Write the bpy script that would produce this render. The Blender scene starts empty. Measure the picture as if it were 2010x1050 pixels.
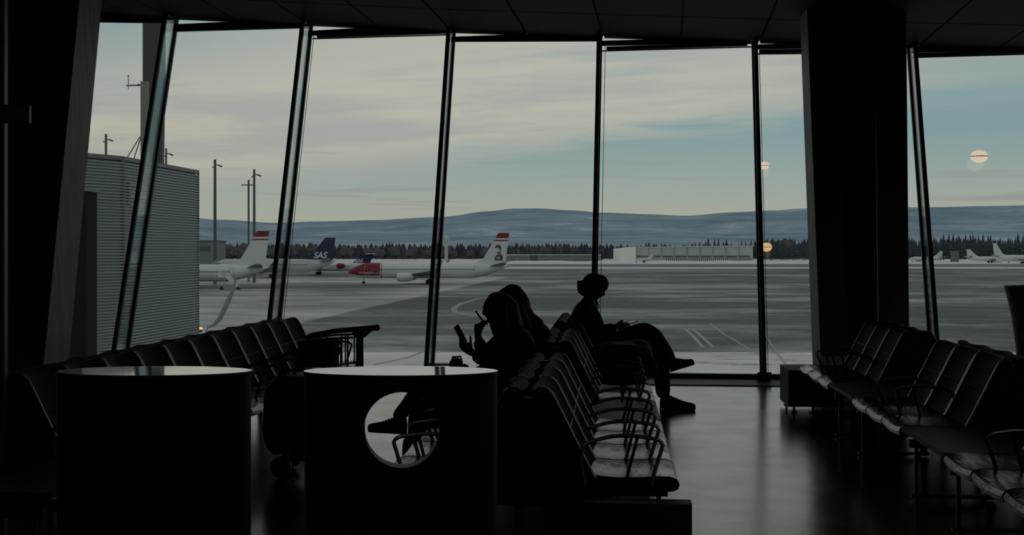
import bpy, bmesh, math, random
from mathutils import Vector, Matrix, noise as mnoise
random.seed(7)
sc = bpy.context.scene
COL = sc.collection
PI = math.pi

# ------------------------------------------------------------------ camera
F = 2650.0            # focal length in pixels of the 2010 px wide frame
CX, HY, HC = 1005.0, 490.0, 1.55   # image centre, horizon row, eye height above the hall floor
APRON = -6.85         # the apron lies one storey below the hall floor
cam_data = bpy.data.cameras.new('camera')
cam = bpy.data.objects.new('camera', cam_data)
COL.objects.link(cam)
cam.location = (0, 0, HC)
cam.rotation_euler = (PI / 2, 0, 0)
cam_data.sensor_width = 36.0
cam_data.lens = F / 2010.0 * 36.0
cam_data.shift_y = -(525.0 - HY) / 2010.0
cam_data.clip_start = 0.05
cam_data.clip_end = 30000
sc.camera = cam

# ------------------------------------------------------------------ colour management
sc.view_settings.view_transform = 'Standard'
sc.view_settings.look = 'None'
sc.view_settings.exposure = 0.0
sc.view_settings.gamma = 1.0
sc.view_settings.use_curve_mapping = False


# ------------------------------------------------------------------ node helpers
class NT:
    def __init__(self, tree):
        self.t = tree
        self.n = tree.nodes
        self.l = tree.links

    def node(self, kind, **kw):
        nd = self.n.new(kind)
        for k, v in kw.items():
            setattr(nd, k, v)
        return nd

    def put(self, sock, v):
        if isinstance(v, bpy.types.NodeSocket):
            self.l.new(v, sock)
        elif v is not None:
            if sock.type == 'RGBA' and len(v) == 3:
                v = (v[0], v[1], v[2], 1)
            sock.default_value = v

    def m(self, op, a, b=None, c=None, clamp=False):
        nd = self.node('ShaderNodeMath', operation=op, use_clamp=clamp)
        self.put(nd.inputs[0], a)
        if b is not None: self.put(nd.inputs[1], b)
        if c is not None: self.put(nd.inputs[2], c)
        return nd.outputs[0]

    def smooth(self, x, lo, hi):
        nd = self.node('ShaderNodeMapRange', interpolation_type='SMOOTHSTEP')
        self.put(nd.inputs[0], x)
        nd.inputs[1].default_value = lo
        nd.inputs[2].default_value = hi
        nd.inputs[3].default_value = 0
        nd.inputs[4].default_value = 1
        return nd.outputs[0]

    def mix(self, f, a, b):
        nd = self.node('ShaderNodeMix', data_type='RGBA')
        self.put(nd.inputs[0], f)
        self.put(nd.inputs[6], a)
        self.put(nd.inputs[7], b)
        return nd.outputs[2]

    def comb(self, x, y, z):
        nd = self.node('ShaderNodeCombineXYZ')
        for i, v in enumerate((x, y, z)): self.put(nd.inputs[i], v)
        return nd.outputs[0]

    def sep(self, v):
        nd = self.node('ShaderNodeSeparateXYZ')
        self.put(nd.inputs[0], v)
        return nd.outputs[0], nd.outputs[1], nd.outputs[2]

    def noise(self, vec, scale, detail=4, rough=0.55, dist=0.0):
        nd = self.node('ShaderNodeTexNoise')
        self.put(nd.inputs['Vector'], vec)
        nd.inputs['Scale'].default_value = scale
        nd.inputs['Detail'].default_value = detail
        nd.inputs['Roughness'].default_value = rough
        nd.inputs['Distortion'].default_value = dist
        return nd.outputs[0]

    def ramp(self, f, stops):
        nd = self.node('ShaderNodeValToRGB')
        cr = nd.color_ramp
        while len(cr.elements) < len(stops): cr.elements.new(0.5)
        for e, (p, c) in zip(cr.elements, stops):
            e.position = p
            e.color = (c[0], c[1], c[2], 1)
        self.put(nd.inputs[0], f)
        return nd.outputs[0]


# ------------------------------------------------------------------ sky (evening cloud sky, no sun above the horizon)
SKY_STRENGTH = 1.0
LAMP_W = 2.5          # each dim ceiling lamp of the hall
world = bpy.data.worlds.new('evening_sky')
sc.world = world
world.use_nodes = True
w = NT(world.node_tree)
w.n.clear()
tc = w.node('ShaderNodeTexCoord')
dx, dy, dz = w.sep(tc.outputs['Generated'])
el = w.m('MAXIMUM', dz, -0.02)
# cloud deck: streaks stretched along the horizon, its lower edge rising gently to the right
tilt = w.m('SUBTRACT', el, w.m('MULTIPLY', dx, 0.125))
lev = w.m('SUBTRACT', el, w.m('MULTIPLY', dx, 0.05))
v1 = w.comb(w.m('MULTIPLY', dx, 3.0), w.m('MULTIPLY', dy, 3.0), w.m('MULTIPLY', lev, 30.0))
n1 = w.noise(v1, 1.0, 5, 0.55, 0.3)
v2 = w.comb(w.m('MULTIPLY', dx, 9.0), w.m('MULTIPLY', dy, 9.0), w.m('MULTIPLY', lev, 95.0))
n2 = w.noise(v2, 1.0, 5, 0.6, 0.5)
base = w.ramp(el, [
    (0.0, (0.42, 0.425, 0.33)), (0.028, (0.40, 0.43, 0.36)), (0.052, (0.335, 0.41, 0.38)),
    (0.085, (0.245, 0.37, 0.385)), (0.16, (0.29, 0.40, 0.42)), (0.30, (0.29, 0.34, 0.36)), (1.0, (0.26, 0.28, 0.30))])
cream = w.ramp(el, [(0.0, (0.43, 0.43, 0.33)), (0.06, (0.53, 0.51, 0.415)), (0.12, (0.54, 0.53, 0.45)),
                    (0.18, (0.50, 0.505, 0.455)), (0.4, (0.40, 0.405, 0.385)), (1.0, (0.33, 0.335, 0.335))])
grey = w.ramp(el, [(0.0, (0.36, 0.38, 0.35)), (0.10, (0.40, 0.43, 0.41)), (0.18, (0.40, 0.45, 0.45)), (1.0, (0.28, 0.30, 0.31))])
edge_ = w.m('ADD', tilt, w.m('ADD', w.m('MULTIPLY', w.m('SUBTRACT', n2, 0.5), 0.045), w.m('MULTIPLY', w.m('SUBTRACT', n1, 0.5), 0.035)))
cover = w.smooth(edge_, 0.060, 0.088)
thin_r = w.m('MULTIPLY', w.smooth(dx, 0.10, 0.36), 0.62)
thin_l = w.m('MULTIPLY', w.m('MULTIPLY', w.smooth(tilt, 0.125, 0.20), w.m('SUBTRACT', 1.0, w.smooth(dx, -0.30, 0.02))), 0.8)
cover = w.m('MULTIPLY', cover, w.m('SUBTRACT', 1.0, w.m('MAXIMUM', thin_r, thin_l)))
body = w.mix(w.m('MULTIPLY', w.smooth(w.m('ADD', w.m('MULTIPLY', n1, 0.65), w.m('MULTIPLY', n2, 0.35)), 0.42, 0.60), 0.9), cream, grey)
sky = w.mix(cover, base, body)
# thin lilac streaks low down
v3 = w.comb(w.m('MULTIPLY', dx, 6.0), w.m('MULTIPLY', dy, 6.0), w.m('MULTIPLY', el, 130.0))
n3 = w.noise(v3, 1.0, 3, 0.5, 0.2)
lil = w.m('MULTIPLY', w.smooth(n3, 0.56, 0.72), w.m('SUBTRACT', 1.0, w.smooth(el, 0.03, 0.09)))
sky = w.mix(w.m('MULTIPLY', lil, 0.65), sky, (0.30, 0.30, 0.285))
bg = w.node('ShaderNodeBackground')
w.put(bg.inputs[0], sky)
bg.inputs[1].default_value = SKY_STRENGTH
wo = w.node('ShaderNodeOutputWorld')
w.l.new(bg.outputs[0], wo.inputs[0])


# ------------------------------------------------------------------ materials
MATS = {}
def mat(name, col, rough=0.5, metal=0.0, spec=0.5, var=0.0, vscale=4.0, stretch=(1, 1, 1), emit=None, es=0.0, coat=0.0, bump=0.0):
    if name in MATS: return MATS[name]
    m = bpy.data.materials.new(name)
    m.use_nodes = True
    t = NT(m.node_tree)
    b = t.n['Principled BSDF']
    b.inputs['Roughness'].default_value = rough
    b.inputs['Metallic'].default_value = metal
    b.inputs['Specular IOR Level'].default_value = spec
    b.inputs['Coat Weight'].default_value = coat
    b.inputs['Base Color'].default_value = (*col, 1)
    if var > 0 or bump > 0:
        o = t.node('ShaderNodeTexCoord')
        mp = t.node('ShaderNodeMapping')
        mp.inputs['Scale'].default_value = stretch
        t.l.new(o.outputs['Object'], mp.inputs[0])
        n = t.noise(mp.outputs[0], vscale, 5, 0.6)
        if var > 0:
            lo = tuple(c * (1 - var) for c in col)
            hi = tuple(min(1, c * (1 + var)) for c in col)
            t.put(b.inputs['Base Color'], t.ramp(n, [(0.3, lo), (0.7, hi)]))
        if bump > 0:
            bp = t.node('ShaderNodeBump')
            bp.inputs['Strength'].default_value = bump
            bp.inputs['Distance'].default_value = 0.01
            t.l.new(n, bp.inputs['Height'])
            t.l.new(bp.outputs[0], b.inputs['Normal'])
    if emit:
        b.inputs['Emission Color'].default_value = (*emit, 1)
        b.inputs['Emission Strength'].default_value = es
    MATS[name] = m
    return m


def glass_mat(name, tint, ior=1.5, gl=1.0):
    m = bpy.data.materials.new(name)
    m.use_nodes = True
    t = NT(m.node_tree)
    t.n.clear()
    tr = t.node('ShaderNodeBsdfTransparent')
    tr.inputs[0].default_value = (*tint, 1)
    gs = t.node('ShaderNodeBsdfGlossy')
    gs.inputs['Roughness'].default_value = 0.02
    fr = t.node('ShaderNodeFresnel')
    fr.inputs[0].default_value = ior
    mx = t.node('ShaderNodeMixShader')
    t.put(mx.inputs[0], t.m('MULTIPLY', fr.outputs[0], gl))
    t.l.new(tr.outputs[0], mx.inputs[1])
    t.l.new(gs.outputs[0], mx.inputs[2])
    o = t.node('ShaderNodeOutputMaterial')
    t.l.new(mx.outputs[0], o.inputs[0])
    MATS[name] = m
    return m


M_glass = glass_mat('window_glass', (0.985, 0.988, 0.982))
M_fin = glass_mat('green_fin_glass', (0.93, 0.975, 0.97), gl=0.5)
M_black_metal = mat('black_metal', (0.012, 0.012, 0.014), 0.45, 0.0, 0.4)
M_chrome = mat('dull_steel', (0.10, 0.10, 0.105), 0.34, 0.85)
M_rim = mat('seat_edge_trim', (0.36, 0.36, 0.37), 0.3, 0.9)
M_arm = mat('armrest_metal', (0.40, 0.40, 0.41), 0.38, 0.95)
M_leather_mat = mat('black_leather_matte', (0.006, 0.006, 0.007), 0.60, 0.0, 0.02, bump=0.05, vscale=60)
M_leather = mat('black_leather', (0.0055, 0.0055, 0.0065), 0.22, 0.0, 0.55, bump=0.9, vscale=7, stretch=(0.6, 2.2, 1))
M_wood_table = mat('brown_wood_table', (0.055, 0.024, 0.013), 0.5, 0.0, 0.35, var=0.35, vscale=6, stretch=(1, 8, 1))
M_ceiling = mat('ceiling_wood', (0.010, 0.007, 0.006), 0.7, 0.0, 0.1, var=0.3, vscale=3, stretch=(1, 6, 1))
M_lit_side = mat('glulam_lit_side', (0.58, 0.57, 0.53), 0.55, 0.0, 0.4, var=0.25, vscale=2.5, stretch=(6, 6, 0.6))  # window light on the column sides put into a paler colour
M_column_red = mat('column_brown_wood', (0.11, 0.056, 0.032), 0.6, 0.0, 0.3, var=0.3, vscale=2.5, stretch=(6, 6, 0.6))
M_plate = mat('column_base_plate', (0.34, 0.37, 0.36), 0.4, 0.3)
M_wall = mat('dark_wall', (0.03, 0.028, 0.026), 0.8)
M_counter = mat('black_counter', (0.006, 0.006, 0.0065), 0.5, 0.0, 0.3)
M_top = mat('white_laminate', (0.62, 0.61, 0.58), 0.06, 0.0, 0.6, coat=0.6)
M_sill = mat('grey_sill', (0.30, 0.31, 0.31), 0.5)
M_blind = mat('roller_blind_fabric', (0.10, 0.10, 0.105), 0.7)
M_box = mat('box_brown', (0.03, 0.022, 0.018), 0.6)


def floor_material():
    m = bpy.data.materials.new('floor_wood')
    m.use_nodes = True
    t = NT(m.node_tree)
    b = t.n['Principled BSDF']
    g = t.node('ShaderNodeNewGeometry')
    x, y, z = t.sep(g.outputs['Position'])
    xr = t.m('SUBTRACT', x, t.m('MULTIPLY', y, 0.0736))
    br = t.node('ShaderNodeTexBrick')
    t.put(br.inputs['Vector'], t.comb(y, xr, 0.0))
    br.inputs['Color1'].default_value = (0.19, 0.055, 0.032, 1)
    br.inputs['Color2'].default_value = (0.155, 0.046, 0.027, 1)
    br.inputs['Mortar'].default_value = (0.045, 0.018, 0.012, 1)
    br.inputs['Scale'].default_value = 1.0
    br.inputs['Mortar Size'].default_value = 0.004
    br.inputs['Brick Width'].default_value = 1.2
    br.inputs['Row Height'].default_value = 0.14
    n = t.noise(t.comb(t.m('MULTIPLY', xr, 9), t.m('MULTIPLY', y, 1.5), 0.0), 1.0, 6, 0.6)
    t.put(b.inputs['Base Color'], t.mix(t.m('MULTIPLY', n, 0.35), br.outputs[0], (0.09, 0.03, 0.018)))
    n2 = t.noise(t.comb(x, y, 0.0), 2.3, 6, 0.65)
    t.put(b.inputs['Roughness'], t.m('ADD', t.m('MULTIPLY', n2, 0.20), 0.10))
    b.inputs['Specular IOR Level'].default_value = 0.9
    b.inputs['Specular Tint'].default_value = (1.0, 0.87, 0.72, 1)
    b.inputs['Coat Weight'].default_value = 0.12
    b.inputs['Coat Roughness'].default_value = 0.16
    bp = t.node('ShaderNodeBump')
    bp.inputs['Strength'].default_value = 0.12
    bp.inputs['Distance'].default_value = 0.004
    n3 = t.noise(t.comb(x, y, 0.0), 14.0, 4, 0.6)
    t.put(bp.inputs['Height'], n3)
    t.l.new(bp.outputs[0], b.inputs['Normal'])
    return m


def apron_material():
    m = bpy.data.materials.new('apron_asphalt_snow')
    m.use_nodes = True
    t = NT(m.node_tree)
    b = t.n['Principled BSDF']
    g = t.node('ShaderNodeNewGeometry')
    x, y, z = t.sep(g.outputs['Position'])
    # wind-drifted streaks, patches of blown snow
    nbig = t.noise(t.comb(t.m('MULTIPLY', x, 0.010), t.m('MULTIPLY', y, 0.026), 0.0), 1.0, 5, 0.6, 0.4)
    nmid = t.noise(t.comb(t.m('MULTIPLY', x, 0.05), t.m('MULTIPLY', y, 0.085), 3.0), 1.0, 6, 0.65, 0.5)
    nfin = t.noise(t.comb(t.m('MULTIPLY', x, 0.5), t.m('MULTIPLY', y, 0.35), 7.0), 1.0, 4, 0.6)
    wob = t.m('MULTIPLY', t.m('SUBTRACT', nmid, 0.5), 4.0)
    # pale concrete stand, left of a line running away to the right
    line = t.m('SUBTRACT', t.m('ADD', t.m('MULTIPLY', t.m('SUBTRACT', y, 155.7), 0.0895), -24.4), x)
    stand = t.smooth(t.m('ADD', line, t.m('MULTIPLY', wob, 0.15)), -0.7, 0.7)
    stand = t.m('MULTIPLY', stand, t.m('SUBTRACT', 1.0, t.smooth(y, 405, 425)))
    dark1 = t.m('MULTIPLY', t.smooth(t.m('ADD', y, t.m('MULTIPLY', wob, 3.0)), 228, 262), t.m('SUBTRACT', 1.0, t.smooth(t.m('ADD', y, wob), 318, 340)))
    left = t.m('SUBTRACT', 1.0, t.smooth(t.m('ADD', x, t.m('MULTIPLY', wob, 2.5)), -32.0, -12.0))
    stand = t.m('MULTIPLY', stand, t.m('SUBTRACT', 1.0, t.m('MULTIPLY', t.m('MULTIPLY', dark1, left), 0.95)))
    near = t.m('SUBTRACT', 1.0, t.smooth(t.m('ADD', y, t.m('MULTIPLY', wob, 0.12)), 110.2, 111.2))
    far1 = t.m('MULTIPLY', t.smooth(t.m('ADD', y, t.m('MULTIPLY', wob, 6.0)), 770, 800), 1.0)
    far2 = t.m('MULTIPLY', t.smooth(t.m('ADD', y, t.m('MULTIPLY', wob, 5.0)), 590, 605), t.m('SUBTRACT', 1.0, t.smooth(t.m('ADD', y, t.m('MULTIPLY', wob, 5.0)), 650, 665)))
    snow = t.m('MAXIMUM', t.m('MULTIPLY', near, 0.95), t.m('MAXIMUM', far1, t.m('MULTIPLY', far2, 0.9)))
    drift = t.m('MULTIPLY', t.smooth(t.m('ADD', t.m('MULTIPLY', nbig, 0.6), t.m('MULTIPLY', nmid, 0.5)), 0.52, 0.70), 0.60)
    drift = t.m('MULTIPLY', drift, t.m('ADD', 0.6, t.m('MULTIPLY', nfin, 0.8)))
    asph = t.mix(t.smooth(t.m('ADD', t.m('MULTIPLY', nbig, 0.5), t.m('MULTIPLY', nmid, 0.5)), 0.38, 0.64), (0.062, 0.071, 0.073), (0.150, 0.163, 0.166))
    nstr = t.noise(t.comb(t.m('MULTIPLY', x, 0.03), t.m('MULTIPLY', y, 0.42), 11.0), 1.0, 5, 0.7, 0.6)
    scr = t.m('MULTIPLY', t.smooth(nstr, 0.58, 0.66), t.smooth(nbig, 0.32, 0.58))
    asph = t.mix(t.m('MULTIPLY', t.smooth(nfin, 0.35, 0.7), 0.30), asph, (0.20, 0.212, 0.212))
    asph = t.mix(drift, asph, (0.60, 0.61, 0.595))
    asph = t.mix(t.m('MULTIPLY', scr, 0.55), asph, (0.62, 0.63, 0.61))
    pale = t.mix(t.smooth(t.m('ADD', t.m('MULTIPLY', nmid, 0.7), t.m('MULTIPLY', nbig, 0.5)), 0.40, 0.82), (0.22, 0.232, 0.23), (0.70, 0.70, 0.665))
    col = t.mix(stand, asph, pale)
    snowc = t.mix(t.smooth(nmid, 0.3, 0.7), (0.60, 0.60, 0.58), (0.84, 0.835, 0.80))
    hole = t.smooth(t.m('ADD', t.m('MULTIPLY', t.noise(t.comb(t.m('MULTIPLY', x, 0.16), t.m('MULTIPLY', y, 0.5), 5.0), 1.0, 5, 0.65), 1.0), t.m('MULTIPLY', t.smooth(x, 4, 22), 0.10)), 0.60, 0.70)
    snowc = t.mix(t.m('MULTIPLY', hole, t.m('MULTIPLY', near, 0.8)), snowc, (0.22, 0.225, 0.22))
    col = t.mix(snow, col, snowc)
    t.put(b.inputs['Base Color'], col)
    b.inputs['Roughness'].default_value = 0.75
    b.inputs['Specular IOR Level'].default_value = 0.25
    return m


def hill_material():
    m = bpy.data.materials.new('hazy_snowy_forest_hill')
    m.use_nodes = True
    t = NT(m.node_tree)
    b = t.n['Principled BSDF']
    g = t.node('ShaderNodeNewGeometry')
    x, y, z = t.sep(g.outputs['Position'])
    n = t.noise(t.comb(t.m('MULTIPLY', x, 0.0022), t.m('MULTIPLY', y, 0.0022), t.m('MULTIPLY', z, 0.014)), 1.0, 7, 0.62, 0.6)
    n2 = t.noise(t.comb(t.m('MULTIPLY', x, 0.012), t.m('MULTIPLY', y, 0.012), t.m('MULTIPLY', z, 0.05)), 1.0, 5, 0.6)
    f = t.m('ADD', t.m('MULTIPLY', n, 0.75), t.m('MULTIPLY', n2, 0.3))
    col = t.ramp(f, [(0.37, (0.20, 0.29, 0.365)), (0.50, (0.285, 0.385, 0.455)), (0.59, (0.385, 0.48, 0.54)), (0.70, (0.68, 0.75, 0.77))])  # distance haze put into these bluish forest and snow tones
    t.put(b.inputs['Base Color'], col)
    b.inputs['Roughness'].default_value = 1.0
    b.inputs['Specular IOR Level'].default_value = 0.0
    return m


M_floor = floor_material()
M_apron = apron_material()
M_hill = hill_material()


# ------------------------------------------------------------------ object helpers
def link(o):
    COL.objects.link(o)
    return o

def wmat(o):
    m = Matrix.Identity(4)
    while o is not None:
        m = o.matrix_basis @ m
        o = o.parent
    return m

def tag(o, label=None, cat=None, group=None, kind=None):
    if label: o['label'] = label
    if cat: o['category'] = cat
    if group: o['group'] = group
    if kind: o['kind'] = kind
    return o

def empty(name, loc=(0, 0, 0), rz=0.0, label=None, cat=None, group=None, kind=None):
    o = bpy.data.objects.new(name, None)
    o.empty_display_size = 0.2
    link(o)
    o.location = loc
    o.rotation_euler = (0, 0, rz)
    return tag(o, label, cat, group, kind)

def inst(name, mesh, parent=None, loc=(0, 0, 0), rz=0.0, sc_=None):
    o = bpy.data.objects.new(name, mesh)
    link(o)
    o.parent = parent
    o.location = loc
    o.rotation_euler = (0, 0, rz)
    if sc_: o.scale = sc_
    return o


class MB:
    """collects geometry (in local or world space) and links it as ONE mesh object"""
    def __init__(self):
        self.v = []; self.f = []

    def add(self, vs, fs):
        k = len(self.v)
        self.v += [Vector(p) for p in vs]
        self.f += [tuple(i + k for i in f) for f in fs]
        return self

    def hexa(self, p):
        return self.add(p, [(0, 3, 2, 1), (4, 5, 6, 7), (0, 1, 5, 4), (1, 2, 6, 5), (2, 3, 7, 6), (3, 0, 4, 7)])

    def box(self, c, s, M=None):
        x, y, z = s[0] / 2, s[1] / 2, s[2] / 2
        p = [Vector(q) for q in ((-x, -y, -z), (x, -y, -z), (x, y, -z), (-x, y, -z), (-x, -y, z), (x, -y, z), (x, y, z), (-x, y, z))]
        if M is not None: p = [M @ q for q in p]
        return self.hexa([q + Vector(c) for q in p])

    def rbox(self, c, s, r, n=3):
        """box with rounded vertical (z) edges"""
        ring = []
        for (cx, cy, a0) in ((s[0] / 2 - r, s[1] / 2 - r, 0), (-s[0] / 2 + r, s[1] / 2 - r, PI / 2), (-s[0] / 2 + r, -s[1] / 2 + r, PI), (s[0] / 2 - r, -s[1] / 2 + r, 1.5 * PI)):
            for i in range(n + 1):
                a = a0 + i / n * PI / 2
                ring.append((cx + r * math.cos(a) + c[0], cy + r * math.sin(a) + c[1]))
        return self.prism(ring, c[2] - s[2] / 2, c[2] + s[2] / 2)

    def prism(self, ring, z0, z1):
        n = len(ring)
        vs = [(x, y, z0) for x, y in ring] + [(x, y, z1) for x, y in ring]
        fs = [tuple(reversed(range(n))), tuple(range(n, 2 * n))] + [(i, (i + 1) % n, n + (i + 1) % n, n + i) for i in range(n)]
        return self.add(vs, fs)

    def prism_axis(self, poly, a0, a1, axis):
        """poly of 2D points extruded along axis 'x' (poly = y,z) or 'y' (poly = x,z)"""
        n = len(poly)
        fn = (lambda a, p: (a, p[0], p[1])) if axis == 'x' else (lambda a, p: (p[0], a, p[1]))
        vs = [fn(a0, p) for p in poly] + [fn(a1, p) for p in poly]
        fs = [tuple(range(n)), tuple(reversed(range(n, 2 * n)))] + [((i + 1) % n, i, n + i, n + (i + 1) % n) for i in range(n)]
        return self.add(vs, fs)

    def loft(self, rings, cap=True, closed=True):
        n = len(rings[0]); k = len(rings)
        vs = [p for r in rings for p in r]
        fs = []
        for j in range(k - 1):
            for i in range(n if closed else n - 1):
                i2 = (i + 1) % n
                fs.append((j * n + i, j * n + i2, (j + 1) * n + i2, (j + 1) * n + i))
        if cap and closed:
            fs.append(tuple(reversed(range(n))))
            fs.append(tuple((k - 1) * n + i for i in range(n)))
        return self.add(vs, fs)

    def tube(self, pts, r, n=8, cap=True):
        pts = [Vector(p) for p in pts]
        rr = r if isinstance(r, (list, tuple)) else [r] * len(pts)
        rings = []; nrm = None
        for i, p in enumerate(pts):
            if i == 0: t = pts[1] - p
            elif i == len(pts) - 1: t = p - pts[i - 1]
            else: t = (pts[i + 1] - p).normalized() + (p - pts[i - 1]).normalized()
            t.normalize()
            if nrm is None:
                a = Vector((0, 0, 1)) if abs(t.z) < 0.9 else Vector((1, 0, 0))
                nrm = t.cross(a).normalized()
            else:
                nrm = (nrm - t * nrm.dot(t)).normalized()
            bn = t.cross(nrm)
            rings.append([p + (nrm * math.cos(2 * PI * k / n) + bn * math.sin(2 * PI * k / n)) * rr[i] for k in range(n)])
        return self.loft(rings, cap)

    def lathe(self, prof, n=24, c=(0, 0), cap=True):
        rings = [[(c[0] + r * math.cos(2 * PI * k / n), c[1] + r * math.sin(2 * PI * k / n), z) for k in range(n)] for r, z in prof]
        return self.loft(rings, cap)

    def ball(self, c, r, nu=10, nv=6):
        r = r if isinstance(r, (tuple, list)) else (r, r, r)
        rings = []
        for j in range(nv + 1):
            th = -PI / 2 + PI * j / nv
            q = max(math.cos(th), 0.02)
            rings.append([(c[0] + r[0] * q * math.cos(2 * PI * k / nu), c[1] + r[1] * q * math.sin(2 * PI * k / nu), c[2] + r[2] * math.sin(th)) for k in range(nu)])
        return self.loft(rings)

    def build(self, name, material, parent=None, world=False, smooth=False, kind=None, bevel=0.0):
        vs = self.v
        if world and parent is not None:
            inv = wmat(parent).inverted()
            vs = [inv @ p for p in vs]
        me = bpy.data.meshes.new(name)
        me.from_pydata([tuple(p) for p in vs], [], self.f)
        bm = bmesh.new()
        bm.from_mesh(me)
        bmesh.ops.recalc_face_normals(bm, faces=bm.faces)
        if bevel > 0:
            bmesh.ops.bevel(bm, geom=[e for e in bm.edges if e.calc_face_angle(0) > 0.5], offset=bevel, segments=2, affect='EDGES', profile=0.5)
        bm.to_mesh(me)
        bm.free()
        me.materials.append(material)
        if smooth:
            me.shade_smooth()
            try: me.set_sharp_from_angle(angle=math.radians(40))
            except Exception: pass
        o = bpy.data.objects.new(name, me)
        link(o)
        o.parent = parent
        if kind: o['kind'] = kind
        return o


def mesh_of(name, mb, material, smooth=False, bevel=0.0):
    o = mb.build(name, material, None, smooth=smooth, bevel=bevel)
    me = o.data
    bpy.data.objects.remove(o)
    return me

def text_mesh(txt, size, shear=0.0, weight=0.0, res=3, space=1.0):
    cu = bpy.data.curves.new('lettering', 'FONT')
    cu.body = txt; cu.size = size; cu.shear = shear; cu.offset = weight
    cu.resolution_u = res; cu.extrude = 0.0; cu.space_character = space
    o = bpy.data.objects.new('lettering', cu)
    link(o)
    bpy.context.view_layer.update()
    dg = bpy.context.evaluated_depsgraph_get()
    me = bpy.data.meshes.new_from_object(o.evaluated_get(dg))
    bpy.data.objects.remove(o)
    return me

def W(px, py, d):
    """the point seen at a place of the photograph, at distance d in front of the camera"""
    return Vector(((px - CX) / F * d, d, HC - (py - HY) / F * d))


# ================================================================== SETTING: facade
FA, FB, FL = 16.5, -0.115, 0.386          # base line y = FA + FB x, outward lean
NRM = Vector((-FB, 1, 0)).normalized()    # outward normal in plan
ALONG = Vector((1, FB, 0)).normalized()
LEAN = (NRM * FL + Vector((0, 0, 1)))
FK = FL * math.sqrt(1 + FB * FB)

def face(px, py, off=0.0):
    """point on the leaning facade plane (off = metres inside of it)"""
    t = (px - CX) / F; s = (HY - py) / F
    o = off * math.sqrt(1 + FB * FB)
    d = (FA - o + FK * HC) / (1 - FB * t - FK * s)
    return Vector((t * d, d, HC + s * d))

def base_at(p):
    """down the lean direction to floor level"""
    return p - LEAN * p.z

# soffit edge (top of the glass), in photograph rows
CEIL = [(-420, 14), (-40, 21), (205, 30), (340, 38), (610, 51), (890, 65), (1185, 75), (1490, 85), (1800, 93), (2110, 101), (2500, 112)]
def ceil_y(px):
    for (a, ya), (b, yb) in zip(CEIL, CEIL[1:]):
        if px <= b: return ya + (yb - ya) * (px - a) / (b - a)
    return CEIL[-1][1]

MULL = [(-265, 0), (14, 0), (293, 0), (573, 0), (869, 0), (1172, 0), (1487, 0), (1806, 0), (2130, 0), (2458, 0)]
bases = [base_at(face(px, 400)) for px, _ in MULL]
tops = []
for b in bases:
    z = 4.3
    for _ in range(12):
        p = b + LEAN * z
        pyy = HY - (p.z - HC) / p.y * F
        pxx = CX + p.x / p.y * F
        z += (pyy - ceil_y(pxx)) / F * p.y
    tops.append(b + LEAN * z)

# transom top/bottom at the left and right end of each bay, underside of the blind at both ends (photograph rows), blind?
BAYS = {1: (25, 42, 24, 46, 0, 0, 0), 2: (48, 62, 36, 55, 0, 0, 0), 3: (61, 70, 44, 63, 77, 69, 1), 4: (72.5, 82, 62, 81, 0, 0, 0),
        5: (80.5, 90, 72, 86, 101, 93, 1), 6: (88, 97, 80, 94, 107, 104, 1), 7: (92, 104, 84, 98, 114, 105, 1), 8: (100, 108, 90, 102, 120, 112, 1)}
def bar(mb, a, b, wid, dep, up=None):
    """rectangular bar between two points: wid along the facade, dep through it"""
    ax = (b - a).normalized()
    n = NRM - ax * NRM.dot(ax); n.normalize()
    s = ax.cross(n)
    p = []
    for q in (a, b):
        p += [q + s * wid / 2 + n * dep / 2, q + s * wid / 2 - n * dep / 2, q - s * wid / 2 - n * dep / 2, q - s * wid / 2 + n * dep / 2]
    mb.hexa(p)
    return mb

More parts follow.
